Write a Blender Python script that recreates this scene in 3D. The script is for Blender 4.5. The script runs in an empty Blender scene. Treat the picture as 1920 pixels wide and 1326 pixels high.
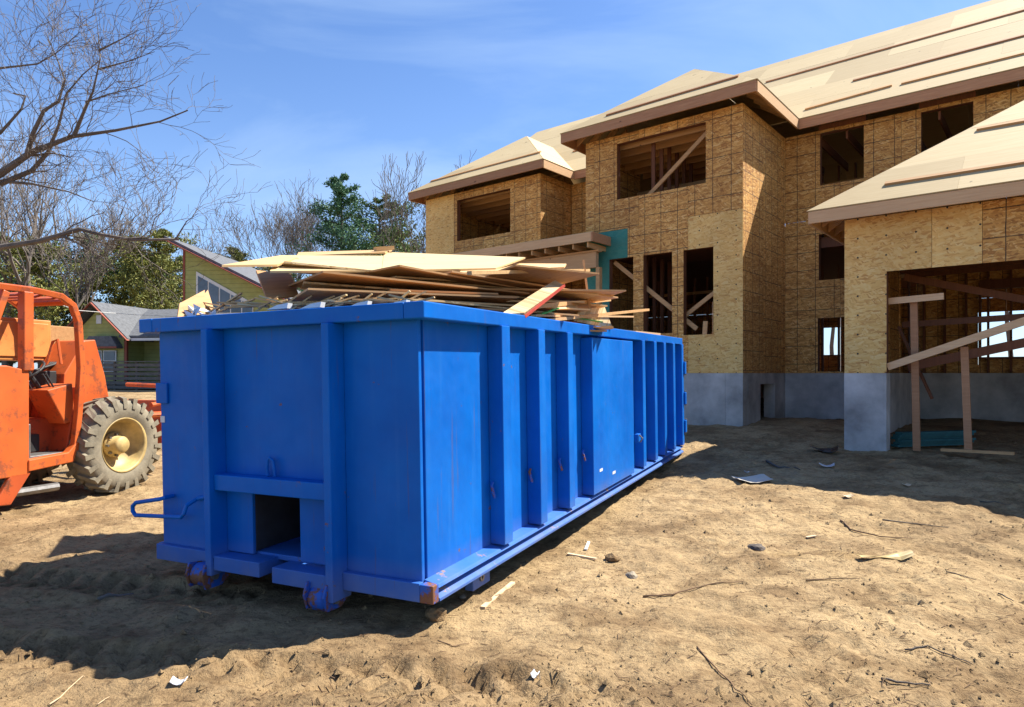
import bpy, math, random
import numpy as np
from mathutils import Vector, Matrix, noise
random.seed(7)
R = math.radians
scene = bpy.context.scene
# ------------------------------------------------------------------ camera
CZ = 1.62
cam = bpy.data.cameras.new("camera")
cam.sensor_width = 36.0
cam.lens = 36.0 * 1250 / 1920
cam.shift_y = (700 - 663) / 1920
cam.clip_end = 2000
cam_o = bpy.data.objects.new("camera", cam)
cam_o.location = (0, 0, CZ)
cam_o.rotation_euler = (R(90), 0, 0)
scene.collection.objects.link(cam_o)
scene.camera = cam_o
# ------------------------------------------------------------------ sky and sun
SUN = Vector((0.936 * 0.602, 0.351 * 0.602, 0.799)).normalized()
world = bpy.data.worlds.new("World"); scene.world = world
world.use_nodes = True
wn = world.node_tree; wn.nodes.clear()
w_out = wn.nodes.new("ShaderNodeOutputWorld"); w_bg = wn.nodes.new("ShaderNodeBackground")
sky = wn.nodes.new("ShaderNodeTexSky"); sky.sky_type = 'NISHITA'; sky.sun_disc = False
sky.sun_elevation = math.asin(SUN.z); sky.sun_rotation = math.atan2(SUN.x, SUN.y)
sky.air_density = 1.0; sky.dust_density = 0.4; sky.ozone_density = 2.2
w_bg.inputs["Strength"].default_value = 0.061
# thin cirrus veil over the whole sky
tc = wn.nodes.new("ShaderNodeTexCoord"); mp = wn.nodes.new("ShaderNodeMapping")
mp.inputs["Rotation"].default_value = (0.2, 0.5, 0.6); mp.inputs["Scale"].default_value = (1.2, 4.0, 5.0)
nz = wn.nodes.new("ShaderNodeTexNoise"); nz.inputs["Scale"].default_value = 1.3; nz.inputs["Detail"].default_value = 7
nz.inputs["Roughness"].default_value = 0.55; nz.inputs["Distortion"].default_value = 0.6
cr = wn.nodes.new("ShaderNodeValToRGB"); cr.color_ramp.elements[0].position = 0.46; cr.color_ramp.elements[1].position = 0.72
cr.color_ramp.elements[1].color = (0.40, 0.40, 0.40, 1)
mx = wn.nodes.new("ShaderNodeMix"); mx.data_type = 'RGBA'
mx.inputs[7].default_value = (4.4, 6.0, 8.4, 1)
tint = wn.nodes.new("ShaderNodeMix"); tint.data_type = 'RGBA'; tint.blend_type = 'MULTIPLY'; tint.inputs[0].default_value = 1.0
tint.inputs[7].default_value = (0.98, 1.20, 1.52, 1)
wn.links.new(tc.outputs["Generated"], mp.inputs[0]); wn.links.new(mp.outputs[0], nz.inputs[0])
wn.links.new(nz.outputs[0], cr.inputs[0])
sxyz = wn.nodes.new("ShaderNodeSeparateXYZ"); wn.links.new(tc.outputs["Generated"], sxyz.inputs[0])
hz = wn.nodes.new("ShaderNodeMapRange"); hz.inputs[1].default_value = 0.0; hz.inputs[2].default_value = 0.45; hz.inputs[3].default_value = 0.34; hz.inputs[4].default_value = 0.0
hz.interpolation_type = 'SMOOTHSTEP'; wn.links.new(sxyz.outputs[2], hz.inputs[0])
hadd = wn.nodes.new("ShaderNodeMath"); hadd.operation = 'ADD'; hadd.use_clamp = True; wn.links.new(cr.outputs[0], hadd.inputs[0]); wn.links.new(hz.outputs[0], hadd.inputs[1])
wn.links.new(hadd.outputs[0], mx.inputs[0])
wn.links.new(sky.outputs[0], tint.inputs[6]); wn.links.new(tint.outputs[2], mx.inputs[6])
wn.links.new(mx.outputs[2], w_bg.inputs["Color"]); wn.links.new(w_bg.outputs[0], w_out.inputs[0])
sl = bpy.data.lights.new("sun", 'SUN'); sl.energy = 5.0; sl.angle = R(0.5); sl.color = (1.0, 0.94, 0.83)
so = bpy.data.objects.new("sun", sl); so.rotation_euler = SUN.to_track_quat('Z', 'Y').to_euler(); so.location = (10, 4, 20)
scene.collection.objects.link(so)
scene.view_settings.view_transform = 'Standard'; scene.view_settings.look = 'None'
scene.view_settings.exposure = 1.2; scene.view_settings.gamma = 1.0
scene.cycles.max_bounces = 6; scene.cycles.diffuse_bounces = 4; scene.cycles.glossy_bounces = 3
scene.cycles.transparent_max_bounces = 6; scene.cycles.use_denoising = True
scene.cycles.sample_clamp_indirect = 6.0

# ------------------------------------------------------------------ helpers
COL = scene.collection
def px(u, v, Y):
    return Vector(((u - 960) / 1250 * Y, Y, CZ + (700 - v) / 1250 * Y))
def tag(o, label=None, cat=None, group=None, kind=None):
    if label: o["label"] = label
    if cat: o["category"] = cat
    if group: o["group"] = group
    if kind: o["kind"] = kind
    return o
def empty(name, loc=(0, 0, 0), rz=0.0, parent=None, **k):
    o = bpy.data.objects.new(name, None); o.location = loc; o.rotation_euler = (0, 0, rz)
    o.empty_display_size = 0.2; COL.objects.link(o); o.parent = parent
    return tag(o, **k)
class MB:
    def __init__(s): s.v = []; s.f = []
    def add(s, vs, fs):
        n = len(s.v); s.v += [tuple(p) for p in vs]; s.f += [tuple(i + n for i in q) for q in fs]; return s
    def box(s, x0, x1, y0, y1, z0, z1, M=None):
        vs = [Vector(p) for p in ((x0,y0,z0),(x1,y0,z0),(x1,y1,z0),(x0,y1,z0),(x0,y0,z1),(x1,y0,z1),(x1,y1,z1),(x0,y1,z1))]
        if M is not None: vs = [M @ p for p in vs]
        return s.add(vs, ((3,2,1,0),(4,5,6,7),(0,1,5,4),(1,2,6,5),(2,3,7,6),(3,0,4,7)))
    def beam(s, p0, p1, w, h, up=(0, 0, 1)):
        p0 = Vector(p0); p1 = Vector(p1); d = (p1 - p0).normalized(); up = Vector(up)
        if abs(d.dot(up)) > .98: up = Vector((1, 0, 0))
        x = d.cross(up).normalized() * (w / 2); z = x.cross(d).normalized() * (h / 2)
        vs = [p0 - x - z, p0 + x - z, p0 + x + z, p0 - x + z, p1 - x - z, p1 + x - z, p1 + x + z, p1 - x + z]
        return s.add(vs, ((0,3,2,1),(4,5,6,7),(0,1,5,4),(1,2,6,5),(2,3,7,6),(3,0,4,7)))
    def prism(s, poly, off):
        n = len(poly); a = [Vector(p) for p in poly]; off = Vector(off); b = [p + off for p in a]
        return s.add(a + b, [tuple(reversed(range(n))), tuple(range(n, 2 * n))] + [(i, (i + 1) % n, n + (i + 1) % n, n + i) for i in range(n)])
    def tube(s, pts, rs, n=6, cap=True):
        pts = [Vector(p) for p in pts]
        if not hasattr(rs, '__len__'): rs = [rs] * len(pts)
        base = len(s.v); prev = None
        for i, p in enumerate(pts):
            d = (pts[min(i + 1, len(pts) - 1)] - pts[max(i - 1, 0)])
            d = d.normalized() if d.length > 1e-9 else Vector((0, 0, 1))
            if prev is None:
                x = d.orthogonal().normalized()
            else:
                x = prev - d * prev.dot(d); x = x.normalized() if x.length > 1e-6 else d.orthogonal().normalized()
            prev = x; y = d.cross(x)
            for k in range(n):
                a = 2 * math.pi * k / n; s.v.append(tuple(p + (x * math.cos(a) + y * math.sin(a)) * rs[i]))
        for i in range(len(pts) - 1):
            for k in range(n):
                a = base + i * n + k; b = base + i * n + (k + 1) % n
                s.f.append((a, b, b + n, a + n))
        if cap:
            s.f.append(tuple(base + k for k in reversed(range(n)))); e = base + (len(pts) - 1) * n
            s.f.append(tuple(e + k for k in range(n)))
        return s
    def lathe(s, prof, M, n=24):      # prof: list of (r, h) along local z
        base = len(s.v); m = len(prof)
        for k in range(n):
            a = 2 * math.pi * k / n
            for r, h in prof: s.v.append(tuple(M @ Vector((r * math.cos(a), r * math.sin(a), h))))
        for k in range(n):
            for i in range(m - 1):
                a = base + k * m + i; b = base + ((k + 1) % n) * m + i
                s.f.append((a, b, b + 1, a + 1))
        return s
    def build(s, name, mat, parent=None, smooth=False, bevel=0.0, **k):
        me = bpy.data.meshes.new(name); me.from_pydata(s.v, [], s.f); me.materials.append(mat)
        if smooth: me.polygons.foreach_set("use_smooth", [True] * len(me.polygons))
        me.update()
        o = bpy.data.objects.new(name, me); COL.objects.link(o); o.parent = parent
        if bevel:
            b = o.modifiers.new("bevel", 'BEVEL'); b.width = bevel; b.segments = 2; b.limit_method = 'ANGLE'
        return tag(o, **k)

# ------------------------------------------------------------------ materials
def new_mat(name):
    m = bpy.data.materials.new(name); m.use_nodes = True; nt = m.node_tree
    return m, nt, nt.nodes["Principled BSDF"]
def N(nt, t, **kw):
    n = nt.nodes.new(t)
    for k, v in kw.items(): setattr(n, k, v)
    return n
def ramp(nt, src, stops):
    r = N(nt, "ShaderNodeValToRGB"); els = r.color_ramp.elements
    while len(els) < len(stops): els.new(0.5)
    for e, (p, c) in zip(els, stops): e.position = p; e.color = (*c, 1) if len(c) == 3 else c
    nt.links.new(src, r.inputs[0]); return r.outputs[0]
def math_n(nt, op, a, b=None, c=None):
    n = N(nt, "ShaderNodeMath", operation=op)
    for i, q in enumerate((a, b, c)):
        if q is None: continue
        if isinstance(q, (int, float)): n.inputs[i].default_value = q
        else: nt.links.new(q, n.inputs[i])
    return n.outputs[0]
def mixc(nt, fac, a, b, blend='MIX'):
    n = N(nt, "ShaderNodeMix", data_type='RGBA', blend_type=blend)
    for sock, q in ((0, fac), (6, a), (7, b)):
        if isinstance(q, (int, float)): n.inputs[sock].default_value = q
        elif isinstance(q, tuple): n.inputs[sock].default_value = (*q, 1)
        else: nt.links.new(q, n.inputs[sock])
    return n.outputs[2]
def objco(nt, scale=(1, 1, 1), rot=(0, 0, 0)):
    t = N(nt, "ShaderNodeTexCoord"); m = N(nt, "ShaderNodeMapping"); m.inputs["Scale"].default_value = scale
    m.inputs["Rotation"].default_value = rot
    nt.links.new(t.outputs["Object"], m.inputs[0]); return m.outputs[0]
def noise_n(nt, vec, scale, detail=4, rough=.55, dist=0.0):
    n = N(nt, "ShaderNodeTexNoise"); n.inputs["Scale"].default_value = scale; n.inputs["Detail"].default_value = detail
    n.inputs["Roughness"].default_value = rough; n.inputs["Distortion"].default_value = dist
    if vec is not None: nt.links.new(vec, n.inputs["Vector"])
    return n.outputs[0]
def bump(nt, bs, h, strength=.3, dist=.01):
    b = N(nt, "ShaderNodeBump"); b.inputs["Strength"].default_value = strength; b.inputs["Distance"].default_value = dist
    nt.links.new(h, b.inputs["Height"]); nt.links.new(b.outputs[0], bs.inputs["Normal"])
def rand_obj(nt):
    return N(nt, "ShaderNodeObjectInfo").outputs["Random"]

def mat_plain(name, col, rough=.6, var=.25, scale=6.0, metal=0.0, bmp=0.0, dark=None):
    m, nt, bs = new_mat(name)
    v = objco(nt); f = noise_n(nt, v, scale, 6, .6)
    d = dark or tuple(c * (1 - var) for c in col); l = tuple(min(1, c * (1 + var * .7)) for c in col)
    nt.links.new(ramp(nt, f, [(.3, d), (.7, l)]), bs.inputs["Base Color"])
    bs.inputs["Roughness"].default_value = rough; bs.inputs["Metallic"].default_value = metal
    if bmp: bump(nt, bs, noise_n(nt, v, scale * 8, 4), bmp, .01)
    return m

def mat_osb(name, stops, lines=True, dots=False, tintc=None):
    """strand board: overlapping flakes turned at several angles, printed nailing lines"""
    m, nt, bs = new_mat(name)
    t = N(nt, "ShaderNodeTexCoord"); sx = N(nt, "ShaderNodeSeparateXYZ"); nt.links.new(t.outputs["Object"], sx.inputs[0])
    p = math_n(nt, 'ADD', sx.outputs[0], sx.outputs[1]); q = sx.outputs[2]
    cb = N(nt, "ShaderNodeCombineXYZ"); nt.links.new(p, cb.inputs[0]); nt.links.new(q, cb.inputs[1])
    rnd = rand_obj(nt); nt.links.new(math_n(nt, 'MULTIPLY', rnd, 37.0), cb.inputs[2])
    wn_ = N(nt, "ShaderNodeTexNoise"); wn_.inputs["Scale"].default_value = 13.0; wn_.inputs["Detail"].default_value = 2; nt.links.new(cb.outputs[0], wn_.inputs["Vector"])
    ws = N(nt, "ShaderNodeVectorMath", operation='SCALE'); ws.inputs["Scale"].default_value = .055; nt.links.new(wn_.outputs["Color"], ws.inputs[0])
    wa = N(nt, "ShaderNodeVectorMath", operation='ADD'); nt.links.new(cb.outputs[0], wa.inputs[0]); nt.links.new(ws.outputs[0], wa.inputs[1])
    val = None; hh = None
    for i, (ang, ln, wd) in enumerate(((.1, .13, .034), (1.9, .10, .028), (-.35, .12, .03), (.9, .10, .026), (-.1, .11, .022))):
        mpn = N(nt, "ShaderNodeMapping"); mpn.inputs["Rotation"].default_value = (0, 0, ang)
        mpn.inputs["Location"].default_value = (i * 3.3, i * 1.7, 0)
        nt.links.new(wa.outputs[0], mpn.inputs[0])
        sc = N(nt, "ShaderNodeVectorMath", operation='MULTIPLY'); sc.inputs[1].default_value = (1 / ln, 1 / wd, 1)
        nt.links.new(mpn.outputs[0], sc.inputs[0])
        vo = N(nt, "ShaderNodeTexVoronoi", voronoi_dimensions='3D'); vo.inputs["Scale"].default_value = 1.0
        nt.links.new(sc.outputs[0], vo.inputs["Vector"])
        sp = N(nt, "ShaderNodeSeparateColor"); nt.links.new(vo.outputs["Color"], sp.inputs[0])
        if val is None: val = sp.outputs[0]
        else:
            g = math_n(nt, 'GREATER_THAN', sp.outputs[1], .48)
            mm = N(nt, "ShaderNodeMix", data_type='FLOAT'); nt.links.new(g, mm.inputs[0]); nt.links.new(val, mm.inputs[2]); nt.links.new(sp.outputs[0], mm.inputs[3])
            val = mm.outputs[0]
    col = ramp(nt, val, stops)
    big = noise_n(nt, cb.outputs[0], 1.1, 3)
    col = mixc(nt, .55, col, ramp(nt, big, [(.3, (.72, .68, .62)), (.7, (1.12, 1.12, 1.1))]), 'MULTIPLY')
    col = mixc(nt, 1.0, col, ramp(nt, rnd, [(0, (.86, .84, .8)), (1, (1.08, 1.08, 1.08))]), 'MULTIPLY')
    if lines:
        wob = math_n(nt, 'MULTIPLY', noise_n(nt, cb.outputs[0], 3.0, 2), .02)
        def line(c, sp_, w, off):
            a = math_n(nt, 'ADD', math_n(nt, 'ADD', c, wob), off)
            fr = math_n(nt, 'FRACT', math_n(nt, 'DIVIDE', a, sp_))
            return math_n(nt, 'LESS_THAN', fr, w / sp_)
        l = math_n(nt, 'MAXIMUM', line(p, .4064, .015, 10.0), line(q, .42, .015, math_n(nt, 'ADD', math_n(nt, 'MULTIPLY', rnd, .4), 10.0)))
        fade = math_n(nt, 'MULTIPLY', l, math_n(nt, 'MULTIPLY_ADD', noise_n(nt, cb.outputs[0], 5, 2), .9, .4))
        col = mixc(nt, fade, col, (.045, .028, .014))
    if dots:
        def near(c, s_):
            fr = math_n(nt, 'FRACT', math_n(nt, 'DIVIDE', c, s_)); return math_n(nt, 'MULTIPLY', math_n(nt, 'ABSOLUTE', math_n(nt, 'SUBTRACT', fr, .5)), s_)
        dd = math_n(nt, 'ADD', math_n(nt, 'POWER', near(math_n(nt, 'ADD', p, 10.1), .4064), 2.0), math_n(nt, 'POWER', near(math_n(nt, 'ADD', q, 10.0), .31), 2.0))
        col = mixc(nt, math_n(nt, 'LESS_THAN', dd, .00022), col, (.05, .035, .02))
    if tintc:
        col = mixc(nt, .88, col, tintc)
        col = mixc(nt, .6, col, ramp(nt, noise_n(nt, cb.outputs[0], 4, 5), [(.3, (.6, .7, .7)), (.7, (1.1, 1.1, 1.05))]), 'MULTIPLY')
    nt.links.new(col, bs.inputs["Base Color"]); bs.inputs["Roughness"].default_value = .75
    bump(nt, bs, val, .35, .006)
    return m
def mat_wood(name, c0, c1, rough=.7, grain_axis=0, knots=True):
    """sawn board: grain streaks along one object axis, per-board tone"""
    m, nt, bs = new_mat(name)
    sc = [14.0, 14.0, 14.0]; sc[grain_axis] = .8
    rnd = rand_obj(nt)
    t = N(nt, "ShaderNodeTexCoord"); ad = N(nt, "ShaderNodeVectorMath", operation='ADD'); nt.links.new(t.outputs["Object"], ad.inputs[0])
    cbx = N(nt, "ShaderNodeCombineXYZ"); 
    for i in range(3): nt.links.new(math_n(nt, 'MULTIPLY', rnd, 9.0 + i * 5), cbx.inputs[i])
    nt.links.new(cbx.outputs[0], ad.inputs[1])
    mpn = N(nt, "ShaderNodeMapping"); mpn.inputs["Scale"].default_value = sc; nt.links.new(ad.outputs[0], mpn.inputs[0])
    g = noise_n(nt, mpn.outputs[0], 2.2, 7, .65, .6)
    col = ramp(nt, g, [(.25, c0), (.55, tuple((a + b) / 2 for a, b in zip(c0, c1))), (.8, c1)])
    col = mixc(nt, 1.0, col, ramp(nt, rnd, [(0, (.8, .77, .72)), (1, (1.12, 1.12, 1.12))]), 'MULTIPLY')
    if knots:
        kn = noise_n(nt, ad.outputs[0], 5.5, 2, .4)
        col = mixc(nt, math_n(nt, 'GREATER_THAN', kn, .76), col, tuple(c * .35 for c in c0))
    nt.links.new(col, bs.inputs["Base Color"]); bs.inputs["Roughness"].default_value = rough
    bump(nt, bs, g, .25, .004)
    return m
M = {}
M['osb'] = mat_osb("osb_rough", [(0, (.36, .15, .035)), (.3, (.54, .255, .060)), (.6, (.67, .345, .085)), (.85, (.76, .43, .125)), (1, (.80, .52, .20))])
M['osb_plain'] = mat_osb("osb_smooth", [(0, (.62, .31, .085)), (.3, (.80, .48, .145)), (.65, (.85, .54, .175)), (1, (.88, .62, .25))], lines=False, dots=True)
M['osb_teal'] = mat_osb("osb_teal", [(0, (.2, .2, .1)), (1, (.5, .4, .2))], lines=False, tintc=(.02, .23, .19))
M['osb_scrap'] = mat_osb("osb_scrap", [(0, (.36, .22, .09)), (.4, (.52, .36, .17)), (1, (.70, .55, .32))], lines=False)
M['ply'] = mat_wood("plywood_deck", (.47, .345, .165), (.61, .485, .275), .75, 0)
M['ply_b'] = mat_wood("plywood_sheet", (.50, .30, .12), (.72, .50, .25), .7, 0)
M['ply_dark'] = mat_wood("plywood_dark", (.34, .165, .055), (.55, .32, .13), .7, 0)
M['lumber'] = mat_wood("lumber", (.46, .235, .085), (.66, .40, .18), .7, 0)
M['fascia'] = mat_wood("fascia_wood", (.36, .16, .07), (.54, .29, .14), .7, 0)
M['fascia_pale'] = mat_wood("fascia_pale", (.56, .32, .15), (.74, .50, .27), .7, 0)
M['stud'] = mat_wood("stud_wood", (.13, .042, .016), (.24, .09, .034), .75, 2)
M['concrete'] = mat_plain("concrete", (.47, .45, .41), .85, .5, 1.3, bmp=.15)
M['white'] = mat_plain("white_paint", (.66, .66, .64), .5, .06)
M['paper'] = mat_plain("grey_card", (.55, .50, .42), .8, .1, 4)
M['plastic_white'] = mat_plain("white_plastic", (.55, .57, .60), .3, .12, 20)
M['plastic_black'] = mat_plain("black_plastic", (.012, .012, .014), .35, .3, 20)
M['stone'] = mat_plain("stone", (.33, .27, .19), .9, .35, 9, bmp=.4)
M['twig'] = mat_plain("twig", (.17, .10, .05), .9, .4, 12)
M['woodchip'] = mat_plain("woodchip", (.62, .45, .27), .8, .25, 14)
M['bark'] = mat_plain("bark", (.135, .11, .09), .9, .4, 3, bmp=.5)
M['bark_dark'] = mat_plain("bark_dark", (.10, .08, .065), .9, .4, 3, bmp=.5)
M['rubber_blk'] = mat_plain("black_rubber", (.02, .02, .02), .6, .3, 8)
M['glass'] = mat_plain("window_glass", (.10, .13, .17), .08, .5, 1.2)
M['shingle'] = mat_plain("grey_shingles", (.115, .12, .13), .9, .35, 7, bmp=.4)
M['redtrim'] = mat_plain("red_brown_trim", (.26, .055, .025), .6, .2, 5)
M['deckwood'] = mat_plain("weathered_deck", (.13, .115, .10), .85, .3, 5)
M['green_strap'] = mat_plain("green_strap", (.05, .42, .10), .4, .2, 9)
M['red_edge'] = mat_plain("red_edge", (.42, .05, .03), .6, .2, 9)
M['steel'] = mat_plain("worn_steel", (.22, .21, .20), .45, .35, 12, metal=.6)
M['gravel'] = mat_plain("grey_gravel", (.34, .33, .32), .9, .5, 22, bmp=.6)

def mat_siding():
    m, nt, bs = new_mat("olive_siding")
    t = N(nt, "ShaderNodeTexCoord"); sx = N(nt, "ShaderNodeSeparateXYZ"); nt.links.new(t.outputs["Object"], sx.inputs[0])
    fr = math_n(nt, 'FRACT', math_n(nt, 'DIVIDE', sx.outputs[2], .22))
    col = ramp(nt, noise_n(nt, objco(nt), 3, 4), [(.3, (.30, .31, .09)), (.7, (.38, .385, .13))])
    col = mixc(nt, math_n(nt, 'MULTIPLY', math_n(nt, 'LESS_THAN', fr, .1), .5), col, (.12, .12, .04))
    nt.links.new(col, bs.inputs["Base Color"]); bs.inputs["Roughness"].default_value = .7
    bump(nt, bs, fr, .5, .02); return m
M['siding'] = mat_siding()
def mat_blue(name="blue_enamel", th=.655, wearc=(.16, .075, .03)):
    m, nt, bs = new_mat(name)
    v = objco(nt)
    col = ramp(nt, noise_n(nt, v, 1.3, 5, .6), [(.3, (.0008, .092, .41)), (.7, (.0012, .138, .53))])
    # scuffs: vertical streaks, chips of rust
    st = noise_n(nt, objco(nt, (9, 9, .5)), 1.6, 5, .6)
    col = mixc(nt, math_n(nt, 'MULTIPLY', ramp(nt, st, [(.54, (0, 0, 0)), (.78, (1, 1, 1))]), .16), col, (.05, .20, .50))
    ch = noise_n(nt, v, 7.0, 8, .7)
    rust = ramp(nt, ch, [(th, (0, 0, 0)), (th + .03, (1, 1, 1))])
    col = mixc(nt, math_n(nt, 'MULTIPLY', rust, .8), col, wearc)
    rs_ = noise_n(nt, objco(nt, (11, 11, .35)), 2.3, 4, .6)
    col = mixc(nt, math_n(nt, 'MULTIPLY', ramp(nt, rs_, [(.64, (0, 0, 0)), (.70, (1, 1, 1))]), .35), col, (.10, .06, .045))
    # dust that has settled low on the steel
    sx = N(nt, "ShaderNodeSeparateXYZ"); nt.links.new(v, sx.inputs[0])
    low = math_n(nt, 'MULTIPLY', ramp(nt, sx.outputs[2], [(.0, (1, 1, 1)), (.24, (0, 0, 0))]), noise_n(nt, v, 5, 5))
    col = mixc(nt, math_n(nt, 'MULTIPLY', low, .6), col, (.26, .22, .17))
    nt.links.new(col, bs.inputs["Base Color"])
    nt.links.new(ramp(nt, noise_n(nt, v, 4, 5), [(.3, (.40,) * 3), (.7, (.6,) * 3)]), bs.inputs["Roughness"]); bs.inputs["Specular IOR Level"].default_value = .18
    bump(nt, bs, noise_n(nt, v, 1.8, 3), .6, .035)
    return m
M['pocket_shade'] = mat_plain('shaded_pocket_steel', (.022, .026, .035), .8, .4, 6); M['blue'] = mat_blue(); M['blueworn'] = mat_blue('worn_blue_enamel', .60, (.30, .17, .05))  # first one: near-black steel that paints the shade inside the front pocket
def mat_rustblue():
    m, nt, bs = new_mat("rusted_blue")
    v = objco(nt); f = noise_n(nt, v, 9, 7, .7)
    nt.links.new(ramp(nt, f, [(.47, (.008, .09, .42)), (.54, (.17, .06, .025)), (.75, (.24, .12, .05))]), bs.inputs["Base Color"])
    bs.inputs["Roughness"].default_value = .65; return m
M['rustblue'] = mat_rustblue()
def mat_orange(name, a, b, wear):
    m, nt, bs = new_mat(name); v = objco(nt)
    col = ramp(nt, noise_n(nt, v, 2.0, 5), [(.3, a), (.7, b)])
    col = mixc(nt, math_n(nt, 'MULTIPLY', ramp(nt, noise_n(nt, v, 6, 8, .7), [(.55, (0, 0, 0)), (.63, (1, 1, 1))]), .75), col, wear)
    nt.links.new(col, bs.inputs["Base Color"]); bs.inputs["Roughness"].default_value = .45; return m
M['orange'] = mat_orange("orange_paint", (.47, .082, .015), (.58, .125, .025), (.20, .06, .03))
M['orange_pale'] = mat_orange("faded_orange_paint", (.55, .16, .035), (.62, .27, .07), (.40, .10, .03))
M['orange_dark'] = mat_orange("oily_orange", (.33, .05, .015), (.45, .08, .02), (.06, .03, .02))
M['tyre'] = mat_plain("dusty_tyre", (.215, .185, .13), .9, .35, 7, bmp=.3)
M['rim'] = mat_plain("cream_rim", (.46, .33, .13), .55, .45, 5)

def mat_sand():
    m, nt, bs = new_mat("sandy_soil"); v = objco(nt)
    c = ramp(nt, noise_n(nt, v, .55, 6, .6), [(.28, (.255, .178, .098)), (.45, (.36, .255, .135)), (.6, (.41, .295, .16)), (.75, (.415, .29, .135))])
    c = mixc(nt, .75, c, ramp(nt, noise_n(nt, v, 5.0, 8, .68), [(.3, (.50, .46, .42)), (.5, (.98, .97, .96)), (.75, (1.18, 1.16, 1.12))]), 'MULTIPLY')
    sp = noise_n(nt, objco(nt, (1, 1.7, 1)), 17, 7, .75)
    c = mixc(nt, math_n(nt, 'MULTIPLY', ramp(nt, sp, [(.525, (0, 0, 0)), (.60, (1, 1, 1))]), .65), c, (.15, .095, .05))
    gr = noise_n(nt, v, 90, 3, .7)
    c = mixc(nt, .5, c, ramp(nt, gr, [(.3, (.7, .68, .65)), (.7, (1.2, 1.2, 1.2))]), 'MULTIPLY')
    nt.links.new(c, bs.inputs["Base Color"]); bs.inputs["Roughness"].default_value = .95
    bs.inputs["Specular IOR Level"].default_value = .15
    h = math_n(nt, 'ADD', math_n(nt, 'MULTIPLY', noise_n(nt, v, 9, 8, .65), 1.0), math_n(nt, 'MULTIPLY', gr, .15))
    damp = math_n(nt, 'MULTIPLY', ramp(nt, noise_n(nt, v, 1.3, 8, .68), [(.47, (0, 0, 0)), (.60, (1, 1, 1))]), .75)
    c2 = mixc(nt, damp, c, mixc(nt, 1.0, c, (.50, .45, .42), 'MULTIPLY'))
    sx = N(nt, "ShaderNodeSeparateXYZ"); nt.links.new(v, sx.inputs[0])   # browner churned earth around the dumpster's front, darkened also to paint in deeper shade
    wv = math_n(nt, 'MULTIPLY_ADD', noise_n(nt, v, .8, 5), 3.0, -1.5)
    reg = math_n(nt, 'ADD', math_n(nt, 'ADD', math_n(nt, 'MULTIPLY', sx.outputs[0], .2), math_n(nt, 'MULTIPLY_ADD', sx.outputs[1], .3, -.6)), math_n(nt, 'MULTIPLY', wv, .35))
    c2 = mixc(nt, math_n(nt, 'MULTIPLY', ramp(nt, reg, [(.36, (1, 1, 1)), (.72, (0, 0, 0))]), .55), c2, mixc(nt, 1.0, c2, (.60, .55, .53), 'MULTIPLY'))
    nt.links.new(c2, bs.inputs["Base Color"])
    bump(nt, bs, h, 1.0, .05)
    return m
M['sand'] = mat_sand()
def mat_leaf(name, a, b):
    m, nt, bs = new_mat(name)
    g = N(nt, "ShaderNodeNewGeometry"); 
    nt.links.new(ramp(nt, g.outputs["Random Per Island"], [(0, a), (1, b)]), bs.inputs["Base Color"])
    bs.inputs["Roughness"].default_value = .7; return m
M['pine'] = mat_leaf("pine_needles", (.04, .085, .02), (.16, .24, .055))
M['pine_blue'] = mat_leaf("white_pine_needles", (.03, .09, .045), (.12, .25, .11))
M['pine_olive'] = mat_leaf("olive_needles", (.09, .115, .018), (.28, .27, .055))

# ------------------------------------------------------------------ the ground
def sstep(a, b, x): t = np.clip((x - a) / (b - a), 0, 1); return t * t * (3 - 2 * t)
def base_h(x, y):
    x = np.asarray(x, float); y = np.asarray(y, float)
    right = np.minimum(.06 * np.maximum(0, y - 4.5), .57)
    left = np.minimum(.03 * np.maximum(0, y - 10), .8)
    s = sstep(-2, 6, x)
    far = sstep(18, 34, y)
    return (left * (1 - s) + right * s) * (1 - far) + far * .8
TRACKS = [((-4.4, 4.35), (.4, 3.25)), ((-4.6, 5.6), (-1.9, 4.75)), ((1.2, 3.3), (6.5, 8.2)), ((2.0, 2.9), (7.4, 7.5))]
def detail_h(x, y):
    h = 0.0
    n1 = noise.fractal(Vector((x * .55, y * .55, 3)), 1.0, 2.0, 4) * .045
    n2 = noise.fractal(Vector((x * 2.6, y * 2.6, 8)), .9, 2.1, 5) * .034
    rid = max(0, noise.noise(Vector((x * 1.3, y * 1.3, 21)))) * abs(noise.fractal(Vector((x * 9, y * 9, 5)), .7, 2.2, 3)) * .055
    h += n1 + n2 + rid + noise.noise(Vector((x * 11, y * 11, 2))) * .008 + max(0, noise.noise(Vector((x * 6.5, y * 6.5, 31))) - .24) * .055
    for k, ((ax, ay), (bx, by)) in enumerate(TRACKS):
        dx, dy = bx - ax, by - ay; L = math.hypot(dx, dy); ux, uy = dx / L, dy / L
        t = (x - ax) * ux + (y - ay) * uy; d = (x - ax) * -uy + (y - ay) * ux + .08 * math.sin(t * .9 + k)
        if -0.3 < t < L + .3 and abs(d) < .42:
            e = min(1, (t + .3) / .5, (L + .3 - t) / .5)
            w = .19; amp = 1.0 if k < 2 else .35
            if abs(d) < w:
                ph = (t + (abs(d) * .7)) / .21 + (0.5 if d > 0 else 0)
                lug = 1 if (ph % 1) < .45 else 0
                h += e * amp * (-.006 - .048 * lug)
            else:
                h += e * amp * .018 * math.exp(-((abs(d) - w - .06) / .07) ** 2)
    return h
def ground_z(x, y): return float(base_h(x, y)) + detail_h(x, y)
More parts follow.
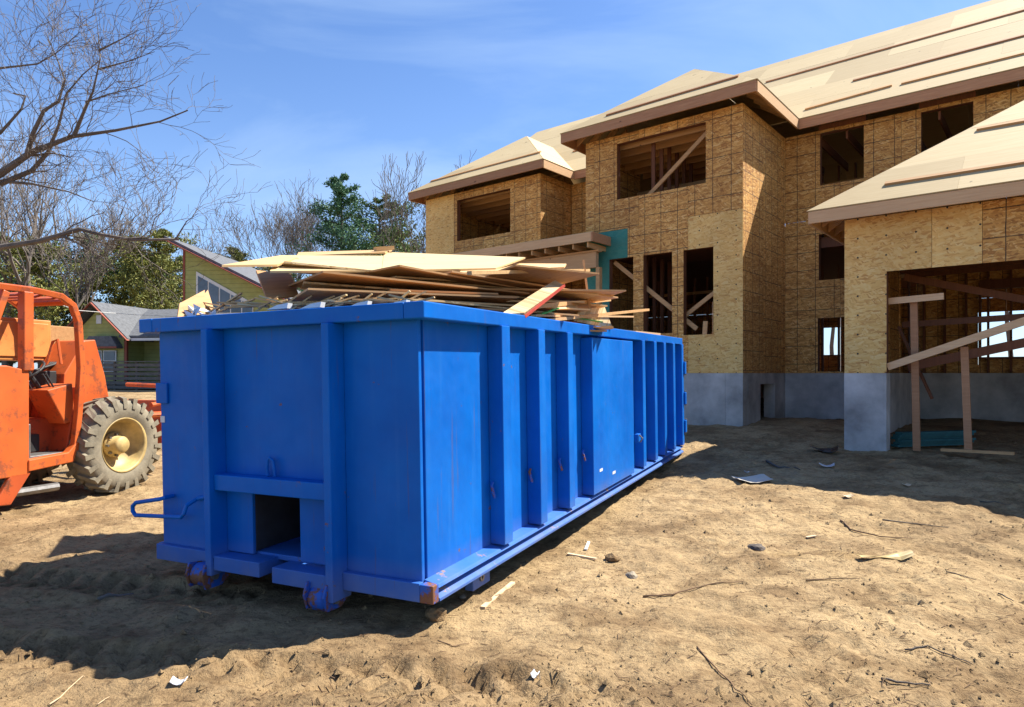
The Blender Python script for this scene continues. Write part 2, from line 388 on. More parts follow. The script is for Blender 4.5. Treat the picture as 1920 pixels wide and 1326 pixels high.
def axis(a, b, step, out0, out1):
    c = list(np.arange(a, b + 1e-6, step)); s = step; q = a
    while q > out0: s *= 1.22; q -= s; c.insert(0, q)
    s = step; q = b
    while q < out1: s *= 1.22; q += s; c.append(q)
    return np.array(c)
xs = axis(-6.2, 8.2, .038, -400, 400); ys = axis(2.3, 12.5, .038, -60, 900)
X, Y = np.meshgrid(xs, ys); Z = base_h(X, Y)
for j in range(len(ys)):
    if ys[j] > 60 or ys[j] < 1: continue
    for i in range(len(xs)):
        if -40 < xs[i] < 40: Z[j, i] += detail_h(xs[i], ys[j])
nx, ny = len(xs), len(ys)
vv = np.stack([X.ravel(), Y.ravel(), Z.ravel()], 1)
ii = (np.arange(ny - 1)[:, None] * nx + np.arange(nx - 1)[None, :]).ravel()
ff = np.stack([ii, ii + 1, ii + nx + 1, ii + nx], 1)
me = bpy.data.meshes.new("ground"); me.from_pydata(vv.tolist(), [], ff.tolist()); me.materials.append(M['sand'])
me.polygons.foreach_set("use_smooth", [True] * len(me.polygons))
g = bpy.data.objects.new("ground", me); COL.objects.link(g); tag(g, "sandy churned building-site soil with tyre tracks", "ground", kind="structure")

# ------------------------------------------------------------------ house under construction  (local a along the front, b inward)
HA = math.atan2(-.6377, .7703)
house = empty("unfinished_house", (4.815, 13.9, 0), HA, label="two-storey unfinished house sheathed in strand board with bare plywood roof", cat="house")
def panel(rect, holes, plane, off, th, name, mat, parent):
    """one sheet in the plane; rect=(p0,p1,z0,z1); plane 'f' faces -b at b=off, 'r' faces +a at a=off, 'l' faces -a, 'k' faces +b"""
    p0, p1, z0, z1 = rect
    hs = [(max(h[0], p0), min(h[1], p1), max(h[2], z0), min(h[3], z1)) for h in holes]
    hs = [h for h in hs if h[1] - h[0] > 1e-4 and h[3] - h[2] > 1e-4]
    P = sorted({p0, p1, *[h[0] for h in hs], *[h[1] for h in hs]}); Q = sorted({z0, z1, *[h[2] for h in hs], *[h[3] for h in hs]})
    keep = {}
    for i in range(len(P) - 1):
        for j in range(len(Q) - 1):
            cx, cz = (P[i] + P[i + 1]) / 2, (Q[j] + Q[j + 1]) / 2
            keep[i, j] = not any(h[0] < cx < h[1] and h[2] < cz < h[3] for h in hs)
    if not any(keep.values()): return None
    def pt(p, z, d):
        if plane == 'f': return (p, off + d, z)
        if plane == 'k': return (p, off - d, z)
        if plane == 'r': return (off - d, p, z)
        return (off + d, p, z)
    idx = {}; mb = MB()
    def vid(i, j, d):
        if (i, j, d) not in idx: idx[i, j, d] = len(mb.v); mb.v.append(pt(P[i], Q[j], d * th))
        return idx[i, j, d]
    for (i, j), k in keep.items():
        if not k: continue
        mb.f.append((vid(i, j, 0), vid(i + 1, j, 0), vid(i + 1, j + 1, 0), vid(i, j + 1, 0)))
        mb.f.append((vid(i, j + 1, 1), vid(i + 1, j + 1, 1), vid(i + 1, j, 1), vid(i, j, 1)))
        for (di, dj, e) in ((-1, 0, ((i, j), (i, j + 1))), (1, 0, ((i + 1, j + 1), (i + 1, j))), (0, -1, ((i + 1, j), (i, j))), (0, 1, ((i, j + 1), (i + 1, j + 1)))):
            if not keep.get((i + di, j + dj), False):
                (a, b), (c, d) = e; mb.f.append((vid(a, b, 0), vid(c, d, 0), vid(c, d, 1), vid(a, b, 1)))
    return mb.build(name, mat, parent)
G_ = .003
def wall(plane, off, sheets, holes, frame=True, jamb=.14, name="wall", stud_mat='stud'):
    w = empty(name, parent=house)
    for (p0, p1, z0, z1, mk) in sheets:
        panel((p0 + G_, p1 - G_, z0 + G_, z1 - G_), holes, plane, off, .012, "osb_panel", M[mk], w)
    if frame:
        s = {'f': 1, 'k': -1, 'r': -1, 'l': 1}[plane]
        for (h0, h1, z0, z1) in holes:          # rough-opening lumber: jack studs, header, sill, set 13 mm behind the sheathing face
            def bx(q0, q1, r0, r1, nm):
                d0, d1 = off + s * .0135, off + s * (.0135 + jamb); lo, hi = min(d0, d1), max(d0, d1)
                mb = MB()
                if plane in 'fk': mb.box(q0, q1, lo, hi, r0, r1)
                else: mb.box(lo, hi, q0, q1, r0, r1)
                mb.build(nm, M[stud_mat], w)
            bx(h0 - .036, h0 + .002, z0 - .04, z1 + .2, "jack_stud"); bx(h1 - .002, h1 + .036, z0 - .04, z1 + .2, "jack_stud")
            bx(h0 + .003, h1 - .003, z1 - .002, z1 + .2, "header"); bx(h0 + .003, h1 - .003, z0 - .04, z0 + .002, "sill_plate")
    return w
def grid_sheets(p0, p1, z0, z1, mk, from_right=False, rows=None):
    out = []; c = [p0]
    while c[-1] + 1.22 < p1 - .05: c.append(c[-1] + 1.22)
    c.append(p1)
    if from_right: c = sorted(p0 + p1 - q for q in c)
    rows = rows or [z0, z0 + 2.44, z1]
    rows = [r for r in rows if z0 <= r <= z1]
    for i in range(len(c) - 1):
        for j in range(len(rows) - 1): out.append((c[i], c[i + 1], rows[j], rows[j + 1], mk))
    return out
ZF, ZT = 1.62, 7.26
Wb = (-3.02, -.81, 5.74, 7.06)
low = [(-3.23, -2.58, 2.52, 4.34), (-2.32, -1.60, 2.52, 4.34), (-1.33, -.64, 2.46, 4.34)]
bump_front = wall('f', 0, [(-1.22, 0, ZF, 5.06, 'osb_plain'), (-2.73, -1.22, ZF, 5.02, 'osb'), (-3.9, -2.73, ZF, 5.02, 'osb_teal'),
     (-1.22, 0, 5.06, ZT, 'osb'), (-2.44, -1.22, 5.02, 5.74, 'osb'), (-2.44, -1.22, 7.063, ZT, 'osb'), (-3.66, -2.44, 5.02, ZT, 'osb'), (-3.9, -3.66, 5.02, ZT, 'osb')], [Wb] + low)
wall('r', 0, grid_sheets(0.014, 2.72, ZF, ZT, 'osb', rows=[ZF, 4.06, 6.5, ZT]), [], frame=False)
wall('l', -3.9, grid_sheets(0.014, 2.72, ZF, ZT, 'osb'), [], frame=False)
wing_front = wall('f', 1.2, [(-10.9, -9.62, ZF, ZT, 'osb_plain')] + grid_sheets(-9.62, -6.2, ZF, ZT, 'osb', rows=[ZF, 5.3, ZT]), [(-9.48, -7.31, 5.75, 7.03)])
wall('r', -6.2, grid_sheets(1.214, 2.72, ZF, ZT, 'osb', rows=[ZF, 4.4, 6.8, ZT]), [], frame=False)
wall('l', -10.9, grid_sheets(1.214, 12.7, ZF, ZT, 'osb'), [], frame=False)
wall('f', 2.72, grid_sheets(-6.19, -3.91, ZF, ZT, 'osb', rows=[ZF, 4.9, ZT]), [(-5.9, -4.7, 1.8, 4.0)])
HC = (.76, 1.95, 3.78, 4.85); HD = (.74, 1.9, 1.66, 2.9)
main_wall = wall('f', 2.72, grid_sheets(.003, 10.9, ZF, ZT, 'osb', rows=[ZF, 3.3, 5.2, ZT])[:0] + grid_sheets(.003, 2.44, ZF, 5.2, 'osb', rows=[ZF, 3.4, 5.2]) + grid_sheets(.003, 10.9, 5.2, ZT, 'osb', rows=[5.2, ZT]),
     [(.79, 1.71, 5.98, 7.18), (2.81, 3.73, 5.98, 7.18), (6.0, 7.6, 5.98, 7.1), HC, HD])
# arched corner block of the lower opening
MB().prism([(1.72, 2.735, 2.9), (1.9, 2.735, 2.9), (1.9, 2.735, 2.62)], (0, .1, 0)).build("corner_block", M['stud'], main_wall)
wall('k', 12.7, grid_sheets(-10.9, 10.9, ZF, ZT, 'osb'), [(-1.8, -1.15, 2.3, 3.3), (2.6, 6.2, 1.9, 3.6)], frame=False)
wall('r', 10.9, grid_sheets(-1.9, 12.7, ZF, ZT, 'osb'), [], frame=False)
# garage
GB = -1.92
gar = wall('f', GB, [(2.39, 3.61, ZF, 4.12, 'osb_plain'), (3.61, 4.24, 3.0, 4.12, 'osb_plain'), (4.24, 5.46, 3.0, 4.12, 'osb'), (5.46, 6.68, 3.0, 4.12, 'osb'), (6.68, 7.9, 3.0, 4.12, 'osb'), (7.9, 9.0, ZF, 4.12, 'osb')],
     [(3.0, 8.4, 1.0, 3.225)], frame=False)
MB().box(2.96, 3.0, GB + .0135, GB + .15, ZF, 3.4).build("jack_stud", M['stud'], gar)
MB().box(3.003, 8.4, GB + .0135, GB + .15, 3.24, 3.5).build("header", M['stud'], gar)
MB().box(2.41, 2.45, GB + .0135, GB + .15, ZF, 4.1).build("corner_stud", M['lumber'], gar)
wall('l', 2.39, grid_sheets(GB + .014, 2.7, ZF, 4.12, 'osb'), [], frame=False)
gback = wall('k', 4.6, grid_sheets(2.44, 9.0, ZF, 4.4, 'osb'), [(3.72, 4.75, 1.98, 3.5)], frame=True)
for i in range(16):
    a = 2.6 + i * .41
    MB().box(a, a + .04, 4.44, 4.58, ZF, 4.4).build("stud", M['stud'], gback)
# concrete foundation
def fnd(plane, off, sheets, holes=(), th=.25):
    w = empty("foundation", parent=house)
    for (p0, p1, z0, z1) in sheets:
        panel((p0 + .002, p1 - .002, z0, z1 + .0065), list(holes), plane, off, th, "concrete_panel", M['concrete'], w)
fnd('f', .005, [(-3.9, -2.6, -.3, ZF - .004), (-2.6, -1.35, -.3, ZF - .004), (-1.35, -.38, -.3, ZF - .004), (-.38, -.002, -.3, ZF - .004)])
fnd('r', -.003, [(.26, 1.3, -.3, ZF - .004), (1.3, 2.72, -.3, ZF - .004)], [(1.05, 2.0, .2, 1.38)])
fnd('f', 2.725, [(.0, 1.7, -.3, ZF - .004), (1.7, 2.39, -.3, ZF - .004)])
fnd('f', 1.205, [(-10.9, -8.5, -.3, ZF - .004), (-8.5, -6.2, -.3, ZF - .004)])
fnd('f', GB + .005, [(2.385, 3.0, -.3, ZF - .004)], th=.3)
fnd('l', 2.395, [(GB + .31, .2, -.3, ZF - .004), (.2, 2.7, -.3, ZF - .004)])
fnd('k', 4.595, [(2.4, 5.5, -.3, ZF - .004), (5.5, 9.0, -.3, ZF - .004)])
fnd('k', 12.69, [(-10.9, 0, -.3, ZF - .004), (0, 10.9, -.3, ZF - .004)])
fnd('l', -10.89, [(1.5, 12.4, -.3, ZF - .004)])
fnd('r', 10.89, [(-1.5, 12.4, -.3, ZF - .004)])
fnd('f', GB + .005, [(8.4, 9.0, -.3, ZF - .004)])
MB().box(-.9, -.86, 1.9, 2.6, .1, 1.3).build("cellar_board", M['lumber'], house)
# floors and inner framing
def deck(nm, *b): MB().box(*b).build(nm, M['stud'], house)
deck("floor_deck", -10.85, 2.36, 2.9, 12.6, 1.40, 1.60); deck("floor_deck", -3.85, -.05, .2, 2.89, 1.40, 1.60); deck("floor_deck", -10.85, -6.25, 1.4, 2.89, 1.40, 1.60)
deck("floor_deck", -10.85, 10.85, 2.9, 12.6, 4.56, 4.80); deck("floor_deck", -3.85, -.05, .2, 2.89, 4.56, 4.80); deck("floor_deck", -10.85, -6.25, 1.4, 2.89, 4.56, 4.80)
part = empty("partition", parent=house)
for zz0, zz1 in ((1.61, 4.55), (4.81, 7.2)):
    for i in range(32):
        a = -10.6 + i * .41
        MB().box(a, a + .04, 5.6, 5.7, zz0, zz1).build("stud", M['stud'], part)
    MB().box(-10.6, 2.2, 5.59, 5.71, zz1 - .5, zz1 - .42).build("top_plate", M['lumber'], part)
part2 = empty("partition", parent=house)
for i in range(6):
    MB().box(-2.35, -2.26, .45 + i * .41, .49 + i * .41, 4.81, 7.2).build("stud", M['stud'], part2)
    MB().box(-2.75, -2.66, .45 + i * .41, .49 + i * .41, 1.61, 4.5).build("stud", M['stud'], part2)
fr = empty("ceiling_frame", parent=house)
for i in range(8):
    MB().box(-3.85, -.05, .3 + i * .5, .34 + i * .5, 7.0, 7.22).build("ceiling_joist", M['lumber'], fr)
for i in range(9):
    MB().box(-10.8, -6.25, 1.5 + i * .5, 1.54 + i * .5, 7.02, 7.22).build("ceiling_joist", M['lumber'], fr)
for i in range(14):
    MB().box(.1 + i * .6, .14 + i * .6, 2.9, 5.6, 7.0, 7.2).build("ceiling_joist", M['stud'], fr)
MB().box(-3.6, -.1, 2.0, 2.1, 6.3, 6.42).build("inner_beam", M['lumber'], fr)
def brace(p0, p1, w=.04, h=.09, parent=None, mat='lumber', nm="brace", up=(0, 1, 0)):
    return MB().beam(p0, p1, w, h, up).build(nm, M[mat], parent)
brace((-2.35, .22, 5.72), (-.75, .22, 7.0), .09, .04, bump_front)
brace((-3.2, .2, 4.3), (-1.1, .2, 2.6), .1, .04, bump_front); brace((-1.4, .22, 2.9), (-.6, .22, 3.45), .09, .04, bump_front)
brace((-.86, .06, 2.46), (-.84, .06, 2.75), .1, .03, bump_front)
brace((.8, 3.2, 4.8), (2.2, 3.4, 4.2), .09, .04, main_wall)
# posts, stub and slanted prop in the garage mouth
gp = empty("garage_bracing", parent=house)
brace((2.99, GB + .20, 2.77), (3.75, GB + .12, 2.79), .04, .1, gp, 'fascia_pale', "brace", (0, 0, 1))
brace((3.0, GB + .1, 1.72), (4.9, GB + .14, 2.43), .09, .11, gp, 'fascia_pale', "brace", (0, 0, 1))
brace((3.2, GB + .6, 1.72), (5.4, GB + .9, 2.25), .04, .14, gp, 'stud', "brace", (0, 0, 1))
brace((3.37, GB + .3, .40), (3.33, GB + .3, 2.74), .1, .06, gp, 'fascia', "prop_post")
brace((4.04, GB + .35, .42), (3.99, GB + .33, 2.02), .1, .06, gp, 'fascia', "prop_post")
brace((3.02, GB + 1.2, 2.45), (6.2, GB + 1.3, 2.55), .04, .1, gp, 'stud', "brace", (0, 0, 1))
brace((3.0, GB + 1.5, 3.3), (6.4, GB + 2.0, 2.3), .04, .12, gp, 'stud', "brace", (0, 0, 1))
brace((3.02, GB + .9, 2.4), (3.5, GB + .9, 1.2), .04, .1, gp, 'stud', "brace")
brace((3.7, GB + .3, .44), (4.6, GB + .2, .46), .1, .04, gp, 'lumber', "base_plate", (0, 0, 1))
for i in range(7):
    MB().box(2.45, 9, -1.5 + i * .8, -1.46 + i * .8, 3.75, 3.95).build("joist", M['stud'], gp)
# ---- roofs: sheets of plywood over each slope
def clip(poly, n, d):      # keep n.p <= d   (2d)
    out = []
    for i in range(len(poly)):
        p, q = poly[i], poly[(i + 1) % len(poly)]
        a = p[0] * n[0] + p[1] * n[1] - d; b = q[0] * n[0] + q[1] * n[1] - d
        if a <= 0: out.append(p)
        if a * b < 0: t = a / (a - b); out.append((p[0] + t * (q[0] - p[0]), p[1] + t * (q[1] - p[1])))
    return out
def slope(poly, eave_dir, parent, mat='ply', seed=0):
    P = [Vector(p) for p in poly]; e = Vector(eave_dir).normalized()
    n = (P[1] - P[0]).cross(P[2] - P[0]).normalized()
    if n.z < 0: n = -n
    w = n.cross(e).normalized()
    if w.z < 0: w = -w
    o = P[0]; q2 = [((p - o).dot(e), (p - o).dot(w)) for p in P]
    area = sum(q2[i][0] * q2[(i + 1) % len(q2)][1] - q2[(i + 1) % len(q2)][0] * q2[i][1] for i in range(len(q2)))
    if area < 0: q2.reverse()
    us = [q[0] for q in q2]; ws = [q[1] for q in q2]
    r = 0; y = min(ws)
    rr = random.Random(seed)
    while y < max(ws):
        x = min(us) - (1.22 if r % 2 else 0) - .4
        while x < max(us):
            c = [(x + .0008, y + .0008), (x + 2.4392, y + .0008), (x + 2.4392, y + 1.2192), (x + .0008, y + 1.2192)]
            for i in range(len(q2)):
                p, q = q2[i], q2[(i + 1) % len(q2)]
                nn = (q[1] - p[1], -(q[0] - p[0])); l = math.hypot(*nn)
                if l < 1e-6: continue
                nn = (nn[0] / l, nn[1] / l)
                c = clip(c, nn, nn[0] * p[0] + nn[1] * p[1])
                if len(c) < 3: break
            if len(c) >= 3:
                lift = rr.uniform(0, .004)
                pts = [o + e * a + w * b + n * lift for a, b in c]
                # mesh in a frame whose x runs along the sheet, for the grain
                mb = MB().prism(pts, n * .019); mb.build("roof_sheet", M[mat], parent)
            x += 2.44
        y += 1.22; r += 1
    return o, e, w, n
PT = .72
def rz(b, b0=2.27): return 7.47 + (b - b0) * PT
mainroof = empty("roof", parent=house, label="bare plywood main roof with nailed battens")
slope([(-11.3, 2.27, 7.47), (11.3, 2.27, 7.47), (11.3, 7.7, rz(7.7)), (-11.3, 7.7, rz(7.7))], (1, 0, 0), mainroof, seed=1)
slope([(11.3, 13.13, 7.47), (-11.3, 13.13, 7.47), (-11.3, 7.7, rz(7.7)), (11.3, 7.7, rz(7.7))], (1, 0, 0), mainroof, seed=2)
MB().prism([(-10.9, 2.75, 7.26), (-10.9, 12.68, 7.26), (-10.9, 7.7, rz(7.7) - .15)], (.02, 0, 0)).build("gable_panel", M['osb'], mainroof)
MB().prism([(10.88, 2.75, 7.26), (10.88, 12.68, 7.26), (10.88, 7.7, rz(7.7) - .15)], (.02, 0, 0)).build("gable_panel", M['osb'], mainroof)
bumproof = empty("roof", parent=house, label="hipped plywood roof over the front bay")
za = 7.47 + 2.4 * PT; bm = 2.27 + 2.4
slope([(-4.35, -.45, 7.47), (.45, -.45, 7.47), (-1.95, 1.95, za)], (1, 0, 0), bumproof, seed=3)
slope([(.45, -.45, 7.47), (.45, 2.27, 7.47), (-1.95, bm, za), (-1.95, 1.95, za)], (0, 1, 0), bumproof, seed=4)
slope([(-4.35, 2.27, 7.47), (-4.35, -.45, 7.47), (-1.95, 1.95, za), (-1.95, bm, za)], (0, 1, 0), bumproof, seed=5)
wingroof = empty("roof", parent=house, label="hipped plywood roof over the far wing")
zw = 7.47 + 2.75 * PT; bw = 2.27 + 2.75
slope([(-11.3, .78, 7.47), (-5.8, .78, 7.47), (-8.55, 3.53, zw)], (1, 0, 0), wingroof, seed=6)
slope([(-5.8, .78, 7.47), (-5.8, 2.27, 7.47), (-8.55, bw, zw), (-8.55, 3.53, zw)], (0, 1, 0), wingroof, seed=7)
slope([(-11.3, 2.27, 7.47), (-11.3, .78, 7.47), (-8.55, 3.53, zw), (-8.55, bw, zw)], (0, 1, 0), wingroof, seed=8)
garroof = empty("roof", parent=house, label="hipped plywood garage roof with two battens")
GE = -2.37; ga0, ga1 = 1.94, 9.4; gh = (ga1 - ga0) / 2; gz = 4.24 + gh * PT; gm = (ga0 + ga1) / 2
slope([(ga0, GE, 4.24), (ga1, GE, 4.24), (gm, GE + gh, gz)], (1, 0, 0), garroof, seed=9)
slope([(ga0, 2.7, 4.24), (ga0, GE, 4.24), (gm, GE + gh, gz), (gm, 2.7, gz)], (0, 1, 0), garroof, seed=10)
slope([(ga1, GE, 4.24), (ga1, 2.7, 4.24), (gm, 2.7, gz), (gm, GE + gh, gz)], (0, 1, 0), garroof, seed=11)
def fascia(p0, p1, parent, mat='fascia', h=.22):
    p0 = Vector(p0); p1 = Vector(p1); d = Vector((0, 0, -h / 2 - .004))
    mb = MB().beam(p0 + d, p1 + d, .04, h)
    return mb.build("fascia_board", M[mat], parent)
fascia((-4.33, -.43, 7.47), (.43, -.43, 7.47), bumproof); fascia((.43, -.41, 7.47), (.43, 2.25, 7.47), bumproof, 'fascia_pale'); fascia((-4.33, -.41, 7.47), (-4.33, 2.25, 7.47), bumproof)
fascia((-11.28, .80, 7.47), (-5.82, .80, 7.47), wingroof); fascia((-5.82, .82, 7.47), (-5.82, 2.25, 7.47), wingroof, 'fascia_pale'); fascia((-11.28, .82, 7.47), (-11.28, 12.9, 7.47), wingroof)
fascia((.45, 2.29, 7.47), (5.0, 2.29, 7.47), mainroof); fascia((5.003, 2.292, 7.47), (11.2, 2.292, 7.47), mainroof); fascia((-5.8, 2.29, 7.47), (-4.35, 2.29, 7.47), mainroof)
fascia((ga0 + .02, GE + .02, 4.24), (ga1 - .02, GE + .02, 4.24), garroof, 'fascia_pale', .19); fascia((ga0 + .02, GE + .05, 4.24), (ga0 + .02, 2.68, 4.24), garroof, 'fascia_pale', .19)
def rafters(b_or_a, lo, hi, ax, inner, parent, z=7.47, step=.42, hl=True, hh=True):
    q = lo + .2
    while q < hi - .1:
        s = 1 if inner > b_or_a else -1; L = min(abs(inner - b_or_a), max(q - lo, .0) if hl else 99, max(hi - q - .05, .0) if hh else 99)
        if L < .2: q += step; continue
        f = lambda t, dz: ((q, b_or_a + s * t, z - .03 + t * PT + dz) if ax == 'b' else (b_or_a + s * t, q, z - .03 + t * PT + dz))
        poly = [f(.03, -.15), f(L, -.17), f(L, 0), f(.03, 0)]
        MB().prism(poly, (.04, 0, 0) if ax == 'b' else (0, .04, 0)).build("rafter_tail", M['lumber'], parent)
        q += step
rafters(-.43, -4.33, .43, 'b', .3, bumproof); rafters(.43, -.43, 2.2, 'a', -.3, bumproof, hh=False); rafters(-4.33, -.43, 2.2, 'a', -3.6, bumproof, hh=False)
rafters(.80, -11.28, -5.82, 'b', 1.5, wingroof); rafters(-11.28, .8, 3, 'a', -10.6, wingroof, hh=False); rafters(-5.82, .8, 2.2, 'a', -6.5, wingroof, hh=False)
rafters(2.29, .6, 10, 'b', 3.0, mainroof, hl=False, hh=False); rafters(2.29, -5.7, -4.4, 'b', 3.0, mainroof, hl=False, hh=False)
rafters(GE + .02, ga0 + .02, 8.5, 'b', GE + 1.1, garroof, 4.24); rafters(ga0 + .02, GE + .02, 2.6, 'a', ga0 + 1.0, garroof, 4.24, hh=False)
def batten(a0, a1, b, z0, b0, parent, skew=0.0, mat='lumber'):
    z = lambda q: z0 + (q - b0) * PT + .045
    MB().beam((a0, b, z(b)), (a1, b + skew, z(b + skew)), .085, .042, (0, -PT, 1)).build("roof_batten", M[mat], parent)
batten(-1.5, 9.5, 5.82, 7.47, 2.27, mainroof, .15, 'fascia'); batten(1.22, 8, 3.93, 7.47, 2.27, mainroof, .2, 'fascia')
batten(2.42, 7, 2.88, 7.47, 2.27, mainroof, .08); batten(.46, 2.23, 2.72, 7.47, 2.27, mainroof, .2)
batten(-7.0, -3.2, 4.0, 7.47, 2.27, mainroof, 0, 'fascia')
batten(2.98, 6, -1.92, 4.24, GE, garroof, -.02); batten(4.06, 5.6, -.53, 4.24, GE, garroof, -.06)
batten(-3.25, -.1, -.08, 7.47, -.45, bumproof, .1, 'fascia'); batten(-10.75, -6.3, 1.3, 7.47, .78, wingroof, .03)
# entry porch frame between wing and bay
porch = empty("porch_roof", parent=house, label="open framed porch roof with timber fascia and header beam")
PB = -.82
MB().box(-9.2, -3.22, PB, PB + .04, 4.66, 4.87).build("fascia_board", M['fascia_pale'], porch)
MB().box(-3.218, -3.178, PB, -.004, 4.66, 4.87).build("fascia_board", M['fascia'], porch)
MB().box(-9.2, -3.22, PB + .045, 2.6, 4.872, 4.89).build("roof_sheet", M['ply'], porch)
MB().box(-9.2, -3.34, -.42, -.30, 4.12, 4.48).build("header_beam", M['fascia_pale'], porch)
MB().box(-9.2, -3.26, -.44, -.28, 4.485, 4.53).build("top_plate", M['lumber'], porch)
for i in range(15):
    MB().box(-9.1 + i * .41, -9.06 + i * .41, PB + .05, .9, 4.54, 4.655).build("joist", M['lumber'], porch)
MB().box(-3.34, -3.24, -.42, -.30, 1.2, 4.115).build("post", M['lumber'], porch)
MB().box(-6.3, -6.2, -.42, -.30, .5, 4.115).build("post", M['lumber'], porch)
# boards stored in the garage
def gboard(i, a0, b0, z, L, ang, mat):
    o = MB().box(0, L, 0, .14, 0, .038).build("stored_board", mat, None)
    p = Matrix.Rotation(HA, 4, 'Z') @ Vector((a0, b0, 0)); o.location = (p.x + 4.815, p.y + 13.9, z); o.rotation_euler = (0, 0, HA + ang)
    return o
M['teal_board'] = mat_plain("teal_treated_board", (.03, .13, .13), .7, .3, 6)
for i in range(6):
    tag(gboard(i, 3.10 + .03 * (i % 3), GB + .35 + .02 * (i % 2), .43 + i * .04, 1.5, .95, M['teal_board']), "teal board behind the garage pier, %s from the bottom of its stack" % "first second third fourth fifth sixth".split()[i], "board", "teal boards stacked in the garage")

# ------------------------------------------------------------------ the roll-off dumpster
D0 = Vector((-0.55638, 4.215, 0.183528)); dx_ = Vector((.90070655, -.4343464, .00842179)); dy_ = Vector((.43416373, .90066553, .01742021)); dz_ = dx_.cross(dy_)
dump = empty("dumpster", label="blue steel roll-off dumpster heaped with scrap plywood", cat="dumpster")
dump.matrix_world = Matrix(((dx_.x, dy_.x, dz_.x, D0.x), (dx_.y, dy_.y, dz_.y, D0.y), (dx_.z, dy_.z, dz_.z, D0.z), (0, 0, 0, 1)))
DM = dump.matrix_world.copy()
W, L, H = 2.44, 7.6, 1.88
def dp(name, mb, mat='blue', bevel=.006, parent=dump, **k): return mb.build(name, M[mat], parent, bevel=bevel, **k)
dp("side_wall", MB().box(-.045, -.01, .06, L, .10, H - .1)); dp("side_wall", MB().box(-W, -W + .035, .06, L, .10, H - .1))
dp("floor", MB().box(-W + .04, -.05, .05, L, .10, .14)); dp("rear_door", MB().box(-W + .04, -.05, L - .05, L - .01, .14, H - .1))
# front wall: flat outer panels, recessed centre
dp("front_panel", MB().box(-W, -1.793, 0, .035, .10, H - .1)); dp("front_panel", MB().box(-.607, -.012, 0, .035, .10, H - .1)); dp("front_panel", MB().box(-1.731, -.669, 0, .035, .62, H - .1))
dp("front_post", MB().box(-1.792, -1.732, -.15, .04, -.02, H - .107)); dp("front_post", MB().box(-.668, -.608, -.15, .04, -.06, H - .107))
dp("cross_beam", MB().box(-1.731, -.669, -.11, -.001, .60, .715))
dp("pocket_panel", MB().box(-1.731, -1.47, 0, .03, .13, .599)); dp("pocket_panel", MB().box(-1.02, -.669, 0, .03, .13, .599))
dp("pocket_side", MB().box(-1.49, -1.47, .031, 3.0, .145, .60), 'pocket_shade'); dp("pocket_side", MB().box(-1.02, -1.00, .031, 3.0, .145, .60), 'pocket_shade'); dp("pocket_back", MB().box(-1.47, -1.02, 3.0, 3.02, .145, .62), 'pocket_shade'); dp("pocket_top", MB().box(-1.49, -1.0, .036, 3.02, .605, .63), 'pocket_shade')
dp("tongue_plate", MB().box(-1.73, -1.28, -.13, .5, .02, .125)); dp("tongue_plate", MB().box(-1.16, -.67, -.13, .5, .0, .11))
hk = MB().tube([(-1.28, -.03, .72), (-1.28, -.04, .78), (-1.27, -.04, .83), (-1.25, -.04, .85), (-1.22, -.04, .83), (-1.21, -.04, .78), (-1.21, -.03, .72)], .012, 8)
dp("hook_loop", hk, bevel=0)
# bottom sills and rails
dp("front_sill", MB().box(-W - .02, -1.793, -.05, -.001, .0, .12)); dp("front_sill", MB().box(-.607, -.0, -.05, -.002, .0, .12))
dp("sill_corner", MB().box(.001, .10, -.05, .02, .0, .115), 'rustblue')
for s, x0 in ((1, 0), (-1, -W)):
    rail = MB()
    prof = [(-.01, .125), (.085, .105), (.10, .085), (.04, .06), (.105, .02), (.105, .0), (-.01, .0)]
    rail.prism([(x0 + s * p, .022, z) for p, z in prof] if s > 0 else [(x0 + s * p, .022, z) for p, z in reversed(prof)], (0, L - .03, 0))
    dp("bottom_rail", rail, "blueworn", bevel=.003)
for y0 in (.55, 3.6, 6.6):
    dp("under_beam", MB().box(-W + .1, -.06, y0, y0 + .16, -.10, -.003), 'rustblue')
dp("tie_block", MB().box(-.05, .02, .60, .86, -.13, -.002)); dp("tie_eye", MB().lathe([(.012, 0), (.03, 0), (.03, .012), (.012, .012), (.012, 0)], Matrix.Translation((.0205, .72, -.06)) @ Matrix.Rotation(R(90), 4, 'Y'), 14), 'steel', 0)
for x0 in (-1.15, -1.45):
    dp("skid_rail", MB().box(x0, x0 + .12, .5, L - .2, -.12, -.002))
# side ribs, both flanks
RD = .115
for y in (.95, 1.64, 2.32, 5.02, 5.66, 6.24, 6.86):
    for s in (0, 1):
        if s and y > 6: pass
        xa, xb = (-.0095, RD) if s == 0 else (-W - RD, -W - .0005)
        rb = dp("rib", MB().box(xa, xb, y - .02, y + .12, .128, H - .102))
for s in (0, 1):
    xa, xb = (-.0095, RD + .005) if s == 0 else (-W - RD, -W - .0005)
    dp("raised_panel", MB().box(xa, xb, 2.98, 4.52, .128, H - .13))
    dp("end_post", MB().box(xa, xb, L - .14, L, .128, H - .102))
    for k, z in enumerate((.42, .88, 1.38)):
        if s == 0:
            hg = dp("hinge", MB().box(.092, .15, L - .03, L + .07, z - .09, z + .11)); dp("hinge_pin", MB().tube([(.13, L + .075, z - .11), (.13, L + .075, z + .13)], .022, 8), 'steel', 0, hg)
for (y, z, w_, h_) in ((3.17, .34, .10, .03), (3.62, .245, .11, .03)):
    dp("sticker", MB().box(RD + .0052, RD + .0062, y, y + w_, z, z + h_), 'white', 0)
lt = dp("latch", MB().box(RD, RD + .05, 4.55, 4.68, .50, .60)); dp("latch_ring", MB().tube([(RD + .055, 4.58, .59), (RD + .09, 4.60, .55), (RD + .055, 4.62, .5)], .01, 6), 'steel', 0, lt)
